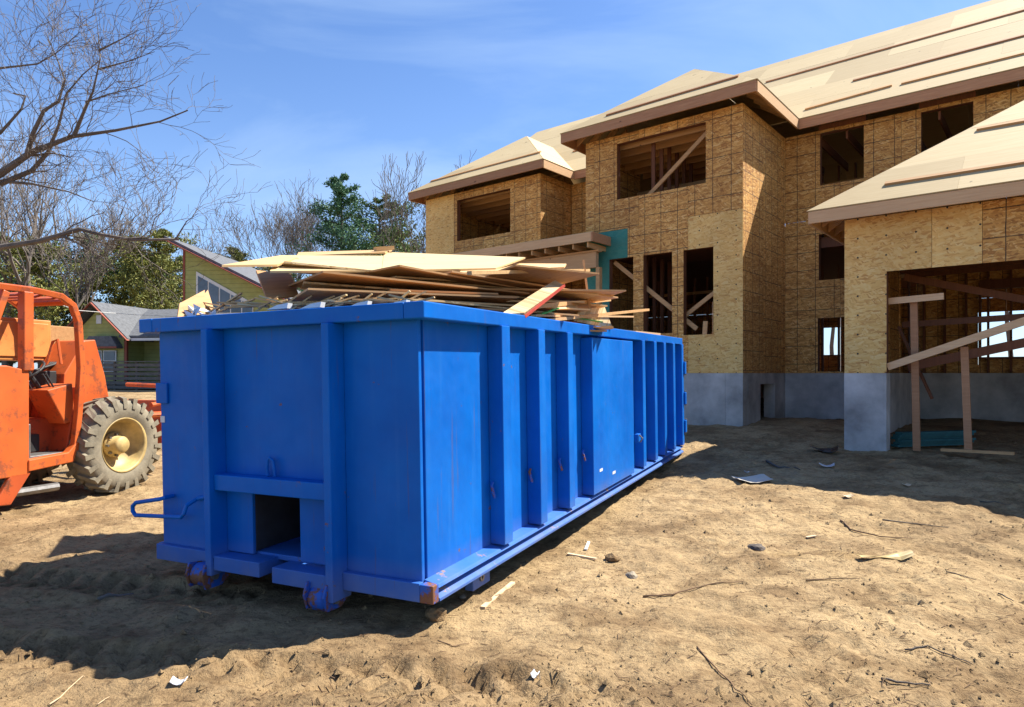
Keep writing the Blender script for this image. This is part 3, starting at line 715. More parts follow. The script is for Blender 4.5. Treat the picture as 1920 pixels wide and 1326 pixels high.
for y in (.93, 1.62, 2.30, 2.95):
    dp("tarp_hook", MB().tube([(.03, y - .022, .60), (.03, y - .045, .58), (.045, y - .05, .53), (.05, y - .03, .49)], .011, 6), 'rustblue', 0)
# rim: rolled box rail all round
ov = .10
dp("rim_rail", MB().box(-.05, ov, -ov, L + .03, H - .105, H), bevel=.008); dp("rim_rail", MB().box(-W - ov, -W + .05, -ov, L + .03, H - .105, H), bevel=.008)
dp("rim_rail", MB().box(-W + .052, -.052, -ov + .001, .05, H - .106, H - .001), bevel=.008); dp("rim_rail", MB().box(-W + .052, -.052, L - .06, L + .03, H - .106, H - .001), bevel=.008)
# front rollers in brackets
for xc, zc in ((-1.87, -.035), (-.74, -.055)):
    for sx_ in (-.09, .075):
        dp("roller_bracket", MB().prism([(xc + sx_, .12, .02), (xc + sx_, -.16, .06), (xc + sx_, -.19, -.02), (xc + sx_, -.16, -.12), (xc + sx_, -.02, -.125), (xc + sx_, .12, -.03)], (.018, 0, 0)), 'rustblue', .004)
    ro = dp("roller", MB().lathe([(.0, -.07), (.075, -.07), (.085, -.05), (.085, .05), (.075, .07), (.0, .07)], Matrix.Translation((xc, -.09, zc)) @ Matrix.Rotation(R(90), 4, 'Y'), 24), 'rustblue', 0)
    dp("roller_axle", MB().tube([(xc - .12, -.09, zc), (xc + .12, -.09, zc)], .028, 12), 'steel', 0, ro)
dp("grab_bar", MB().tube([(-2.30, -.01, .50), (-2.30, -.09, .50), (-2.33, -.10, .49), (-2.62, -.10, .44), (-2.66, -.10, .41), (-2.66, -.10, .37), (-2.63, -.10, .34), (-2.1, -.10, .37), (-2.07, -.10, .40), (-2.05, -.09, .46), (-2.02, -.02, .50), (-1.92, .0, .52)], .016, 10), bevel=0)
dp("pocket_box", MB().box(-W - .03, -W + .10, -.02, .0, 1.22, 1.38)); dp("reflector", MB().box(-W + .002, -W + .05, -.006, -.001, 1.07, 1.12), 'white', 0)

# ------------------------------------------------------------------ scrap heaped in the dumpster
def sheet(cs, th, mat, name="plywood_sheet", **k):
    """board from four corners (u, v, depth) given front-left, front-right, back-right, back-left; planar-ised, real thickness"""
    P = [px(*c) for c in cs]
    c = sum(P, Vector()) / 4; n = (P[2] - P[0]).cross(P[3] - P[1]).normalized()
    if n.z < 0: n = -n
    P = [p - n * (p - c).dot(n) for p in P]
    ex = (P[1] - P[0]).normalized(); ey = n.cross(ex)
    Mx = Matrix(((ex.x, ey.x, n.x, c.x), (ex.y, ey.y, n.y, c.y), (ex.z, ey.z, n.z, c.z), (0, 0, 0, 1)))
    inv = Mx.inverted(); q = [inv @ p for p in P]
    mb = MB().prism([(p.x, p.y, -th / 2) for p in q], (0, 0, th))
    o = mb.build(name, M[mat], None, **k); o.matrix_world = Mx
    return o
def rY(u, off=.25):
    k = (u - 960) / 1250; y = (4.215 * k + .556) / (.4342 - .9007 * k); return 4.215 + .9007 * y + off
gs = "scrap sheets heaped in the dumpster"
S = [
 ([(416, 497, 5.25), (520, 500, 5.7), (560, 482, 6.4), (522, 483, 6.3)], .018, 'ply_b', "pointed pale plywood sheet jutting out at the left of the heap"),
 ([(506, 506, 5.6), (724, 512, 6.2), (722, 478, 7.0), (524, 484, 6.4)], .018, 'ply', "long pale plywood sheet on top of the heap, left one"),
 ([(716, 510, 6.15), (930, 503, 6.8), (985, 485, 7.7), (720, 473, 7.2)], .018, 'ply', "broad pale plywood sheet on top of the heap, nearer the new house"),
 ([(556, 480, 6.6), (722, 476, 7.0), (735, 468, 7.5), (560, 476, 7.3)], .018, 'ply_b', "narrow pale board lying along the top ridge of the heap"),
 ([(860, 512, 6.4), (1058, 503, 7.3), (1062, 495, 7.7), (880, 496, 7.5)], .018, 'ply_b', "plywood sheet whose corner points at the porch, just under the top"),
 ([(500, 562, 5.6), (560, 555, 6.0), (545, 515, 6.5), (480, 508, 6.2)], .016, 'ply_dark', "dark reddish panel sloping down at the left end of the heap"),
]
for cs, th, mt, lb in S: sheet(cs, th, mt, label=lb, cat="plywood", group=gs)
o = MB().box(-.10, .10, -.05, .05, -.02, .02).build("wood_block", M['ply_b'], None, label="short wood block lying on the very top of the heap", cat="wood block")
o.location = px(720, 466, 7.2); o.rotation_euler = (.1, -.15, .5)
rng = random.Random(21)
def nth(k):
    w = 'first second third fourth fifth sixth seventh eighth ninth tenth eleventh twelfth thirteenth fourteenth fifteenth sixteenth seventeenth eighteenth nineteenth'.split()
    if k <= 19: return w[k - 1]
    t = {2: 'twenty', 3: 'thirty', 4: 'forty', 5: 'fifty'}[k // 10]
    return (t + '-' + w[k % 10 - 1]) if k % 10 else {2: 'twentieth', 3: 'thirtieth', 4: 'fortieth', 5: 'fiftieth'}[k // 10]
WC = {'ply_b': 'tan', 'ply': 'pale', 'ply_dark': 'dark brown', 'lumber': 'orange-brown', 'osb_scrap': 'flaky strand'}
TOPZ = {}
for k in range(46):
    f = k / 45.0
    z = 2.02 + f * .52
    mid = .5 - abs(f - .55)
    Lb = rng.uniform(1.5, 2.44) if rng.random() < .75 else rng.uniform(.9, 1.5); Wd = rng.choice((.3, .45, .6, .9, 1.22))
    yaw = R(30 + rng.uniform(-16, 16) + (90 if rng.random() < .06 else 0))
    cx = -.62 + rng.uniform(-.62, .62) + .15 * f; cy = 6.75 + (cx + .62) * .55 + rng.uniform(-.22, .22) - .12 * f
    mb = MB().box(-Lb / 2, Lb / 2, -Wd / 2, Wd / 2, -.008, .008)
    mk = rng.choice(('ply_b', 'ply_b', 'ply_dark', 'lumber', 'osb_scrap'))
    o = mb.build("plywood_sheet", M[mk], None, label="%s %s board in the heap, %s layer up from the dumpster rim" % (WC[mk], 'broad' if Wd > .55 else 'narrow', nth(k + 1)), cat="plywood", group="layered offcuts in the middle of the heap")
    o.location = (cx, cy, z); o.rotation_euler = (rng.uniform(-.05, .05), rng.uniform(-.05, .05), yaw)
for k in range(9):
    a = rng.uniform(0, 1); Lb = rng.uniform(1.6, 2.3)
    o = MB().box(-Lb / 2, Lb / 2, -.3, .3, -.009, .009).build("plywood_sheet", M[rng.choice(('ply_dark', 'lumber'))], None, label="plywood sheet packed low inside the dumpster, %s from its front end" % nth(k + 1), cat="plywood", group="sheets packed low in the dumpster")
    o.location = DM @ Vector((-1.22 + rng.uniform(-.12, .12), 1.3 + k * .62, 1.25 + rng.uniform(0, .35) + (.25 if 1.5 < 1.3 + k * .62 < 4.5 else 0))); o.rotation_euler = (rng.uniform(-.1, .1), rng.uniform(-.1, .1), R(rng.uniform(-40, 10)))
sheet([(938, 588, 5.3), (982, 592, 5.42), (1058, 534, 6.1), (1040, 530, 6.2)], .02, 'osb_scrap', "osb_offcut", label="strand board offcut with a red edge leaning at the right of the heap", cat="strand board")
MB().beam(px(984, 594, 5.40), px(1059, 535, 6.08), .012, .024).build("red_edge_strip", M['red_edge'], None, label="thin red strip along the leaning strand board offcut", cat="strip")
def stick(p0, p1, w, h, mat, lab, grp=None, name="wood_stick"):
    return MB().beam(p0, p1, w, h).build(name, M[mat], None, label=lab, cat="stick", group=grp)
stick(px(985, 605, rY(985)), px(1215, 581, rY(1215, -.35)), .04, .03, 'lumber', "long slat sticking out over the dumpster side towards the lower windows")
stick(px(1000, 592, rY(1000)), px(1185, 594, rY(1185)), .05, .02, 'fascia_pale', "pale slat lying beside the long one at the right of the heap")
stick(px(880, 512, rY(880, .5)), px(1103, 507, rY(1103, .5)), .045, .03, 'ply_b', "stick pointing right from the middle of the heap towards the teal panel")
stick(px(1000, 575, rY(1000)), px(1142, 562, rY(1142, .5)), .05, .04, 'lumber', "square batten across the far end of the heap")
stick(px(1106, 585, rY(1106)), px(1094, 488, rY(1094, .5)), .03, .02, 'lumber', "thin upright lath standing in the heap before the teal panel")
stick(px(1130, 617, rY(1130)), px(1235, 627, rY(1235)), .06, .03, 'fascia_pale', "flat batten lying along the dumpster rim near its far end")
stick(px(985, 600, rY(985)), px(1045, 578, rY(1045)), .04, .012, 'green_strap', "bright green strapping curled on the dumpster rim", name="green_strap")
stick(px(1060, 594, rY(1060)), px(1128, 604, rY(1128)), .04, .012, 'green_strap', "short dark green strap end near the scrap triangle", name="green_strap")
stick(px(1010, 600, rY(1010)), px(1080, 606, rY(1080)), .03, .02, 'red_edge', "red painted sliver among the green straps")
sheet([(1075, 602, rY(1075)), (1148, 617, rY(1148)), (1132, 574, rY(1132)), (1085, 582, rY(1085))], .015, 'osb_scrap', "osb_offcut", label="brown strand board triangle standing at the far right of the heap", cat="strand board")
sheet([(1040, 582, rY(1040)), (1085, 578, rY(1085)), (1078, 568, rY(1078, .5)), (1035, 574, rY(1035))], .015, 'ply_b', "osb_offcut", label="small orange-yellow plywood piece behind the green strapping", cat="plywood")
sheet([(332, 596, 5.45), (384, 590, 5.75), (383, 545, 6.0), (336, 570, 5.6)], .016, 'ply_dark', "plywood_offcut", label="tan plywood offcut leaning in the front left corner of the dumpster", cat="plywood")
sheet([(384, 590, 5.8), (404, 580, 5.9), (386, 548, 6.1), (380, 556, 5.9)], .014, 'ply_dark', "plywood_offcut", label="narrow brown offcut behind the tan corner piece", cat="plywood")
bag = MB()
for k in range(9):
    a = rng.uniform(0, 6.28); c = px(375 + rng.uniform(-14, 14), 585 + rng.uniform(-8, 8), 5.6)
    bag.add([c + Vector((rng.uniform(-.09, .09), rng.uniform(-.09, .09), rng.uniform(-.06, .06))) for _ in range(4)], [(0, 1, 2), (0, 2, 3), (1, 2, 3), (0, 1, 3)])
bag.build("plastic_film", M['plastic_white'], None, label="crumpled clear-white plastic film in the dumpster's front left corner", cat="plastic")
for k in range(44):
    u = 395 + k * 9 + rng.uniform(-3, 3); Yb = 5.75 - (u - 400) / 400 * .9; 
    p = px(u, 577 - (u - 400) * .02 - rng.uniform(0, 9), Yb + .1); a = rng.uniform(-.4, .9); l = rng.uniform(.14, .42)
    d = Vector((math.cos(a), .3 * rng.uniform(-1, 1), math.sin(a) * .7)) * l
    stick(p - d / 2, p + d / 2, .03, .012, rng.choice(('ply_b', 'ply', 'osb_scrap')), "wood splinter poking up behind the front rim, %s from the left" % nth(k + 1), "splinters behind the front rim", "wood_splinter")
for k, u in enumerate((500, 562, 650, 722)):
    Yb = 5.48 - (u - 400) / 400 * .98
    P = [px(u, 581 - k * 2, Yb), px(u + 38, 578 - k * 2, Yb - .02), px(u + 40, 568 - k * 2, Yb - .02), px(u + 20, 572 - k * 2, Yb)]
    MB().prism(P, (0.02, .05, 0)).build("white_wedge", M['white'], None, label="white painted wedge scrap caught on the dumpster's front rim, %s from the left" % nth(k + 1), cat="scrap", group="white wedges on the front rim")

# ------------------------------------------------------------------ telehandler at the left
TH = math.atan2(-.26, .966)
tele = empty("telehandler", (-5.48, 9.2, float(base_h(-5.48, 9.2)) - .01), TH, label="orange telehandler with open cab and dusty big tyre, cut by the frame", cat="telehandler")
def tp(name, mb, mat='orange', bevel=.012, parent=tele, **k): return mb.build(name, M[mat], parent, bevel=bevel, **k)
def wheel(x, y, r=.665, w=.42):
    wh = empty("wheel", (x, y, r - .02), 0, tele)
    Mx = Matrix.Rotation(R(90), 4, 'Y')
    ty = MB().lathe([(.36, -w / 2 + .03), (.42, -w / 2), (.56, -w / 2 + .0), (.615, -w / 2 + .05), (.63, 0), (.615, w / 2 - .05), (.56, w / 2), (.42, w / 2), (.36, w / 2 - .03)], Mx, 48).build("tyre", M['tyre'], wh, smooth=True)
    lug = MB()
    for k in range(22):
        for s in (-1, 1):
            a = 2 * math.pi * (k + (.5 if s > 0 else 0)) / 22
            pts = []
            for (h, da, rr_) in ((s * .01, 0.0, .625), (s * (w / 2 - .0), .17, .60), (s * (w / 2 + .012), .17, .50)):
                pts.append((h, a + da, rr_))
            for (h0, a0, r0), (h1, a1, r1) in zip(pts, pts[1:]):
                vs = []
                for (h, aa, r_) in ((h0, a0, r0), (h1, a1, r1)):
                    for da in (-.055, .055):
                        for dr in (0, .045):
                            rr2 = r_ + dr * (1 if r_ > .55 else .4)
                            vs.append(Mx @ Vector((rr2 * math.cos(aa + da), rr2 * math.sin(aa + da), h)))
                lug.add(vs, ((0, 1, 3, 2), (4, 6, 7, 5), (0, 4, 5, 1), (2, 3, 7, 6), (1, 5, 7, 3), (0, 2, 6, 4)))
    lug.build("tread_lugs", M['tyre'], wh, kind="stuff")
    MB().lathe([(.0, -.02), (.2, -.02), (.22, .0), (.30, .02), (.325, .10), (.345, w / 2 - .04), (.375, w / 2 - .01), (.38, w / 2 - .05), (.35, 0)], Mx, 40).build("rim", M['rim'], wh, smooth=True)
    MB().lathe([(.0, .17), (.10, .17), (.12, .14), (.125, .03), (.17, .02), (.17, -.01)], Mx, 24).build("hub", M['rim'], wh, smooth=True)
    for k in range(8):
        a = 2 * math.pi * k / 8; MB().lathe([(0, .045), (.016, .045), (.016, 0)], Matrix.Translation(Mx @ Vector((.145 * math.cos(a), .145 * math.sin(a), .02))) @ Mx, 8).build("lug_nut", M['steel'], wh)
wheel(-.02, 0); wheel(-1.75, 0); wheel(-.02, -3.0)
tp("chassis", MB().box(-1.5, -.32, -3.6, .7, .55, 1.05), 'orange_dark')
tp("axle", MB().tube([(-1.7, 0, .65), (-.1, 0, .65)], .11, 12), 'steel', 0)
tp("body_side", MB().prism([(.06, -1.28, .42), (.06, -3.2, .42), (.06, -3.2, 1.72), (.06, -1.55, 1.72), (.06, -1.28, 1.66)], (-.10, 0, 0)))
tp("body_block", MB().box(-.75, -.05, -3.2, -1.34, .5, 1.68))
tp("sill_step", MB().prism([(.08, -.62, .78), (.08, -.70, .50), (.08, -1.30, .46), (.08, -1.30, .60), (.08, -.78, .63)], (-.10, 0, 0)))
tp("cab_floor", MB().box(-.75, -.03, -1.32, -.70, .58, .63), 'steel')
tp("inner_panel", MB().box(-.80, -.76, -1.36, -.45, .6, 1.42), 'orange_dark')
tp("front_bulkhead", MB().prism([(-.75, -.70, .63), (-.75, -.62, 1.05), (-.75, -.52, 1.45), (-.75, -.42, 1.45), (-.75, -.50, .63)], (.70, 0, 0)), 'orange_dark')
tp("dash_cowl", MB().prism([(-.42, -.95, 1.42), (-.42, -.60, 1.50), (-.42, -.56, 1.02), (-.42, -.70, .98)], (.36, 0, 0)))
tp("seat", MB().box(-.55, -.12, -1.50, -1.12, 1.0, 1.10), 'rubber_blk', .03); tp("seat_back", MB().box(-.55, -.12, -1.62, -1.50, 1.05, 1.6), 'rubber_blk', .03)
Ms = Matrix.Translation((-.30, -1.02, 1.66)) @ Matrix.Rotation(R(38), 4, 'X')
tp("steering_wheel", MB().tube([Ms @ Vector((.20 * math.cos(a), .20 * math.sin(a), 0)) for a in [2 * math.pi * k / 24 for k in range(25)]], .016, 8, False), 'rubber_blk', 0)
tp("steering_column", MB().tube([Ms @ Vector((0, 0, 0)), (-.30, -.72, 1.25)], .03, 8), 'rubber_blk', 0); tp("steering_spoke", MB().beam(Ms @ Vector((-.19, 0, 0)), Ms @ Vector((.19, 0, 0)), .03, .012), 'rubber_blk', 0)
for k, (xx, yy) in enumerate(((-.12, -.85), (-.2, -.83), (-.5, -.85))):
    tp("lever", MB().tube([(xx, yy + .1, 1.35), (xx - .02, yy - .05, 1.62)], [.008, .014], 6), 'rubber_blk', 0)
for xx in (.03, -.82):
    tp("cab_post", MB().tube([(xx, -.66, .62), (xx, -.60, 1.1), (xx, -.56, 1.7), (xx, -.60, 2.30), (xx, -.68, 2.50), (xx, -.85, 2.60), (xx, -1.2, 2.63), (xx, -2.1, 2.63)], .054, 4), bevel=.01)
    tp("cab_post", MB().box(xx - .055, xx + .055, -1.36, -1.24, 1.66, 2.60)); tp("cab_post", MB().beam((xx, -1.85, 1.7), (xx, -1.55, 2.58), .08, .08))
for k in range(6):
    y = -.82 - k * .22
    tp("roof_slat", MB().prism([(-.78, y, 2.58), (-.78, y - .10, 2.54), (-.78, y - .10, 2.57), (-.78, y, 2.61)], (.76, 0, 0)), 'orange')
tp("roof_bar", MB().tube([(-.82, -.72, 2.54), (.03, -.72, 2.54)], .045, 8), bevel=0)
tp("mirror_bracket", MB().tube([(-.55, -.55, 1.75), (-.5, -.5, 2.05), (-.42, -.5, 2.08), (-.36, -.5, 1.75)], .018, 6), bevel=0)
boom = tp("boom", MB().box(-1.42, -.92, -4.2, -.17, 1.80, 2.36), 'orange_pale'); tp("boom_plate", MB().box(-.918, -.90, -1.9, -.22, 1.85, 2.31), 'orange_pale', .01, boom)
tp("boom_inner", MB().box(-1.36, -.98, -.17, .32, 1.95, 2.3), 'ply_dark', .01, boom)
tp("fender", MB().prism([(-.40, .30, 1.22), (-.40, -.45, 1.2), (-.40, -.42, 1.62), (-.40, -.12, 2.08), (-.40, .06, 2.10), (-.40, .22, 1.6)], (-.5, 0, 0)))
tp("front_guard", MB().tube([(-.2, .85, 1.15), (-.2, 1.25, 1.2), (-.15, 1.3, 1.42), (-1.1, 1.3, 1.45)], .035, 8), bevel=0); tp("front_guard", MB().tube([(-.2, .8, 1.0), (-.15, 1.3, 1.0), (-.15, 1.3, 1.42)], .05, 8), bevel=0)
tp("fork_carriage", MB().box(-1.6, -.2, 1.35, 1.43, .5, 1.2))
tp("drive_bar", MB().tube([(.05, -.9, .22), (-.2, -1.9, .2)], .05, 8), 'steel', 0); tp("drive_bar_bracket", MB().prism([(.0, -1.25, .45), (.0, -1.5, .1), (.0, -1.7, .12), (.0, -1.5, .45)], (.06, 0, 0)), 'orange_dark')
for k in range(4):
    x = -.86 + .03 * k
    tp("hydraulic_hose", MB().tube([(x, -1.3, 1.5 + .03 * k), (x + .05, -.95, 1.62), (x + .1, -.6, 1.55 + .04 * k), (x + .12, -.35, 1.75), (x, -.1, 1.9)], .016, 6), 'rubber_blk', 0, smooth=True)
tp("valve_block", MB().box(-.7, -.48, -.62, -.46, 1.46, 1.66), 'rubber_blk'); tp("battery_box", MB().box(-.7, -.3, -1.25, -.85, .64, .86), 'rubber_blk'); tp("hydraulic_cylinder", MB().tube([(-.72, -.3, 1.35), (-.72, -1.7, 1.9)], .045, 10), 'steel', 0)
tp("cab_ladder", MB().beam((-.02, -1.22, .62), (-.02, -1.22, 1.02), .03, .03), 'steel')

# ------------------------------------------------------------------ debris on the ground
def gp_(u, v):
    t = 6.0
    for _ in range(30):
        Yv = t; x = (u - 960) / 1250 * Yv; z = ground_z(x, Yv); t = .5 * t + .5 * (CZ - z) * 1250 / (v - 700)
    return Vector(((u - 960) / 1250 * t, t, ground_z((u - 960) / 1250 * t, t)))
def lay(name, uvs, rad, mat, lab, cat="stick", grp=None, lift=.01, n=6, taper=True):
    pts = []
    for i, (u, v) in enumerate(uvs):
        p = gp_(u, v); pts.append(p + Vector((0, 0, lift)))
    if len(pts) < 3 or len(uvs) < 5:   # subdivide with slight wander
        q = []
        for a, b in zip(pts, pts[1:]):
            for k in range(4):
                p = a.lerp(b, k / 4); q.append(Vector((p.x + rng.uniform(-.008, .008), p.y + rng.uniform(-.01, .01), max(p.z, ground_z(p.x, p.y) + lift * .6))))
        pts = q + [pts[-1]]
    rs = [.55 * rad * (1 - .6 * i / (len(pts) - 1)) if taper else rad * .7 for i in range(len(pts))]
    return MB().tube(pts, rs, n).build(name, M[mat], None, smooth=True, label=lab, cat=cat, group=grp)
def slat(u0, v0, u1, v1, w, h, mat, lab, cat="wood strip", lift=.012, grp=None):
    return MB().beam(gp_(u0, v0) + Vector((0, 0, lift)), gp_(u1, v1) + Vector((0, 0, lift + .006)), w, h).build("wood_strip", M[mat], None, label=lab, cat=cat, group=grp)
slat(905, 1143, 962, 1097, .035, .016, 'woodchip', "pale wood strip lying by the dumpster's front lifting block")
slat(1064, 1041, 1118, 1052, .03, .014, 'woodchip', "short pale wood strip in the sand right of the dumpster")
slat(1098, 1033, 1104, 1020, .025, .012, 'white', "small white splinter beside the short pale strip")
slat(1512, 1010, 1530, 1008, .03, .01, 'woodchip', "tiny pale chip near the twigs mid right", "wood chip")
lay("twig", [(1205, 1121), (1260, 1117), (1310, 1103), (1395, 1092)], .016, 'twig', "long bent twig lying across the sand in the middle")
lay("twig", [(1577, 977), (1595, 995), (1650, 1008), (1712, 1011)], .018, 'twig', "forked dark twig below the cardboard piece")
lay("twig", [(1655, 978), (1715, 984), (1778, 991)], .016, 'bark_dark', "straight dark stick right of the forked twig")
lay("twig", [(1437, 868), (1462, 878), (1500, 883)], .035, 'bark', "thick short branch piece at the edge of the house shadow", cat="branch")
lay("twig", [(1510, 1090), (1560, 1087), (1612, 1087)], .012, 'twig', "thin pale twig under the yellow peel")
lay("twig", [(1697, 1222), (1740, 1215), (1790, 1235), (1822, 1248)], .010, 'bark_dark', "thin looped twig at the lower right")
lay("twig", [(1652, 1275), (1690, 1284), (1745, 1288)], .014, 'bark_dark', "dark stick at the bottom right")
lay("twig", [(1308, 1215), (1340, 1255), (1380, 1295), (1410, 1326)], .010, 'twig', "long thin root running to the bottom edge")
lay("twig", [(1775, 1075), (1830, 1090)], .010, 'bark_dark', "short dark twig far right below the slope")
lay("twig", [(1873, 1115), (1900, 1130)], .012, 'bark_dark', "stubby dark twig near the right edge")
lay("twig", [(1838, 942), (1895, 951)], .012, 'bark_dark', "thin dark stick near the right edge by the shadow")
lay("twig", [(185, 1127), (255, 1118)], .022, 'bark', "brown stick lying in the dumpster's shadow", taper=False)
lay("twig", [(90, 1325), (170, 1275)], .006, 'woodchip', "long dry straw in the lower left corner")
lay("twig", [(180, 1326), (206, 1310)], .005, 'woodchip', "short dry straw at the bottom left")
lay("twig", [(820, 1205), (850, 1215), (880, 1210)], .008, 'twig', "thin curved twig below the dumpster corner")
def rock(u, v, r, lab, mat='stone', sq=.7):
    import bmesh
    bm = bmesh.new(); bmesh.ops.create_icosphere(bm, subdivisions=2, radius=r)
    sd = rng.uniform(0, 99)
    for q in bm.verts:
        f = 1 + .45 * noise.noise(q.co / r * 1.1 + Vector((sd, 0, 0))); q.co *= f; q.co.z *= sq
    me = bpy.data.meshes.new("stone"); bm.to_mesh(me); bm.free(); me.materials.append(M[mat])
    o = bpy.data.objects.new("stone", me); o.location = gp_(u, v) + Vector((0, 0, r * .3)); COL.objects.link(o)
    return tag(o, lab, "stone")
rock(1185, 1082, .045, "brown stone lying alone on the sand right of the dumpster"); rock(1147, 1052, .06, "yellowish clod beside the pale wood strip", 'sand'); rock(818, 1158, .07, "dirt clod at the dumpster's shadow edge", 'sand'); rock(868, 1122, .025, "small pale pebble under the dumpster rail")
rock(1420, 1030, .07, "dark earth clod in the middle of the sandy slope", 'bark_dark', .4)
def scrap(u, v, w, d, mat, lab, cat, curl=.02, name="scrap"):
    c = gp_(u, v); mb = MB(); n = 5
    ang = rng.uniform(-.5, .5); vs = []
    for i in range(n):
        for j in range(n):
            x = (i / (n - 1) - .5) * w; y = (j / (n - 1) - .5) * d
            X_, Y_ = x * math.cos(ang) - y * math.sin(ang), x * math.sin(ang) + y * math.cos(ang)
            vs.append((c.x + X_, c.y + Y_, ground_z(c.x + X_, c.y + Y_) + .012 + curl * ((x / w * 2) ** 2 + .5 * math.sin(y * 9 + x * 4) ** 2)))
    mb.add(vs, [(i * n + j, (i + 1) * n + j, (i + 1) * n + j + 1, i * n + j + 1) for i in range(n - 1) for j in range(n - 1)])
    o = mb.build(name, M[mat], None, label=lab, cat=cat); s = o.modifiers.new("thick", 'SOLIDIFY'); s.thickness = .004
    return o
scrap(1410, 905, .42, .34, 'paper', "pale cardboard sheet lying on the sand at the shadow edge", "cardboard", .03, "cardboard_sheet")
scrap(1400, 887, .06, .06, 'white', "tiny white scrap behind the cardboard sheet", "paper scrap")
scrap(335, 1284, .07, .05, 'plastic_white', "small white scrap in the lower left foreground", "paper scrap")
scrap(1004, 1270, .035, .05, 'plastic_white', "small white cap in the centre foreground", "plastic scrap")
scrap(1545, 848, .40, .22, 'plastic_black', "crumpled black plastic near the garage pier", "plastic", .06, "black_plastic")
scrap(1550, 876, .20, .12, 'plastic_white', "crumpled white plastic on the shaded soil", "plastic", .04)
scrap(1700, 912, .09, .06, 'woodchip', "small square wood offcut at the shadow edge", "wood chip"); scrap(1590, 933, .10, .08, 'woodchip', "yellowish wood offcut below the shadow edge", "wood chip")
scrap(1660, 1047, .48, .07, 'rim', "yellow-white strip of peel lying on the slope", "strip", .02, "peel_strip")
# loose grains, crumbs and straw too many to count
cl = MB(); rg = random.Random(5)
for k in range(11000):
    y = 3.1 + 9 * rg.random() ** 1.7; x = rg.uniform(-.85, .85) * (y + .6); r_ = rg.uniform(.004, .013) * (1 + (rg.random() < .06) * 1.6)
    if noise.noise(Vector((x * 1.1, y * 1.1, 50))) < rg.uniform(-.5, .35): continue
    z = ground_z(x, y)
    a = rg.uniform(0, 6.28); c, s_ = math.cos(a) * r_, math.sin(a) * r_
    cl.add([(x + c, y + s_, z), (x - s_, y + c, z), (x - c, y - s_, z), (x + s_, y - c, z), (x + c * .3, y + s_ * .2, z + r_ * .9)], ((0, 1, 4), (1, 2, 4), (2, 3, 4), (3, 0, 4)))
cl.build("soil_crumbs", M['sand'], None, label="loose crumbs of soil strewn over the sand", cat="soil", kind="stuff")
st = MB()
for k in range(5000):
    y = 3.1 + 9 * rg.random() ** 1.5; x = rg.uniform(-.8, .85) * (y + .5)
    if noise.noise(Vector((x * .8, y * .8, 90))) < rg.uniform(-.4, .5): continue
    a = rg.gauss(.1, .7); l = rg.uniform(.012, .07); p0 = Vector((x, y, ground_z(x, y) + .005)); x2, y2 = x + math.cos(a) * l, y + math.sin(a) * l
    st.beam(p0, (x2, y2, ground_z(x2, y2) + .008), .0032, .0025)
st.build("dry_straw", M['twig'], None, label="bits of root and straw scattered over the soil", cat="straw", kind="stuff")
gv = MB(); 
for k in range(900):
    a = rg.uniform(0, 6.28); q = rg.random() ** .6; x = -9.3 + math.cos(a) * q * 2.4; y = 17.5 + math.sin(a) * q * 1.4; z = float(base_h(x, y)) + .55 * (1 - q) ** .8 + .02; r_ = rg.uniform(.03, .09)
    gv.add([(x + r_, y, z), (x, y + r_, z), (x - r_, y, z), (x, y - r_, z), (x + .02, y, z + r_), (x, y, z - r_)], ((0, 1, 4), (1, 2, 4), (2, 3, 4), (3, 0, 4)))
gv.build("gravel_pile", M['gravel'], None, label="grey rubble heap between telehandler and bungalow", cat="gravel", kind="stuff")

# ------------------------------------------------------------------ neighbours
def local_house(name, u, Yd, zg, rz_, **k):
    return empty(name, ((u - 960) / 1250 * Yd, Yd, zg), rz_, **k)
bung = local_house("bungalow", 196, 36, .75, R(-8), label="olive green bungalow with grey shingle roof and dark wooden deck", cat="house")
def bp(name, mb, mat, parent=bung, **k): return mb.build(name, M[mat], parent, **k)
bp("wall", MB().prism([(-2.2, 0, 0), (1.15, 0, 0), (1.15, 0, 2.75), (-.3, 0, 4.4), (-2.2, 0, 2.6)], (0, 6, 0)), 'siding')
bp("wall", MB().box(1.15, 7, 1.6, 6, 0, 2.75), 'siding')
rf = bp("roof", MB().prism([(-.35, -.5, 4.72), (1.75, -.5, 2.72), (1.75, -.5, 2.60), (-.35, -.5, 4.58)], (0, 7, 0)), 'shingle')
bp("roof", MB().prism([(-.35, -.5, 4.72), (-2.8, -.5, 2.42), (-2.8, -.5, 2.30), (-.35, -.5, 4.58)], (0, 7, 0)), 'shingle')
bp("roof", MB().prism([(1.0, -.2, 2.78), (8, -.2, 2.78), (8, 3.6, 4.55), (-.1, 3.6, 4.55)], (0, 0, .1)), 'shingle')
bp("fascia", MB().beam((-.35, -.53, 4.62), (1.8, -.53, 2.58), .05, .2, (0, 1, 0)), 'redtrim'); bp("fascia", MB().beam((-.35, -.53, 4.62), (-2.85, -.53, 2.3), .05, .2, (0, 1, 0)), 'redtrim'); bp("gutter", MB().box(1.8, 8, -.3, -.2, 2.6, 2.74), 'white')
w_ = bp("window", MB().box(.0, .75, -.10, -.02, .95, 2.1), 'white')
for z0, z1 in ((1.0, 1.5), (1.56, 2.05)): bp("pane", MB().box(.06, .69, -.125, -.102, z0, z1), 'glass', w_)
w_ = bp("window", MB().box(-.55, -.1, -.10, -.02, .95, 2.1), 'white'); bp("pane", MB().box(-.5, -.15, -.125, -.102, 1.0, 2.05), 'glass', w_)
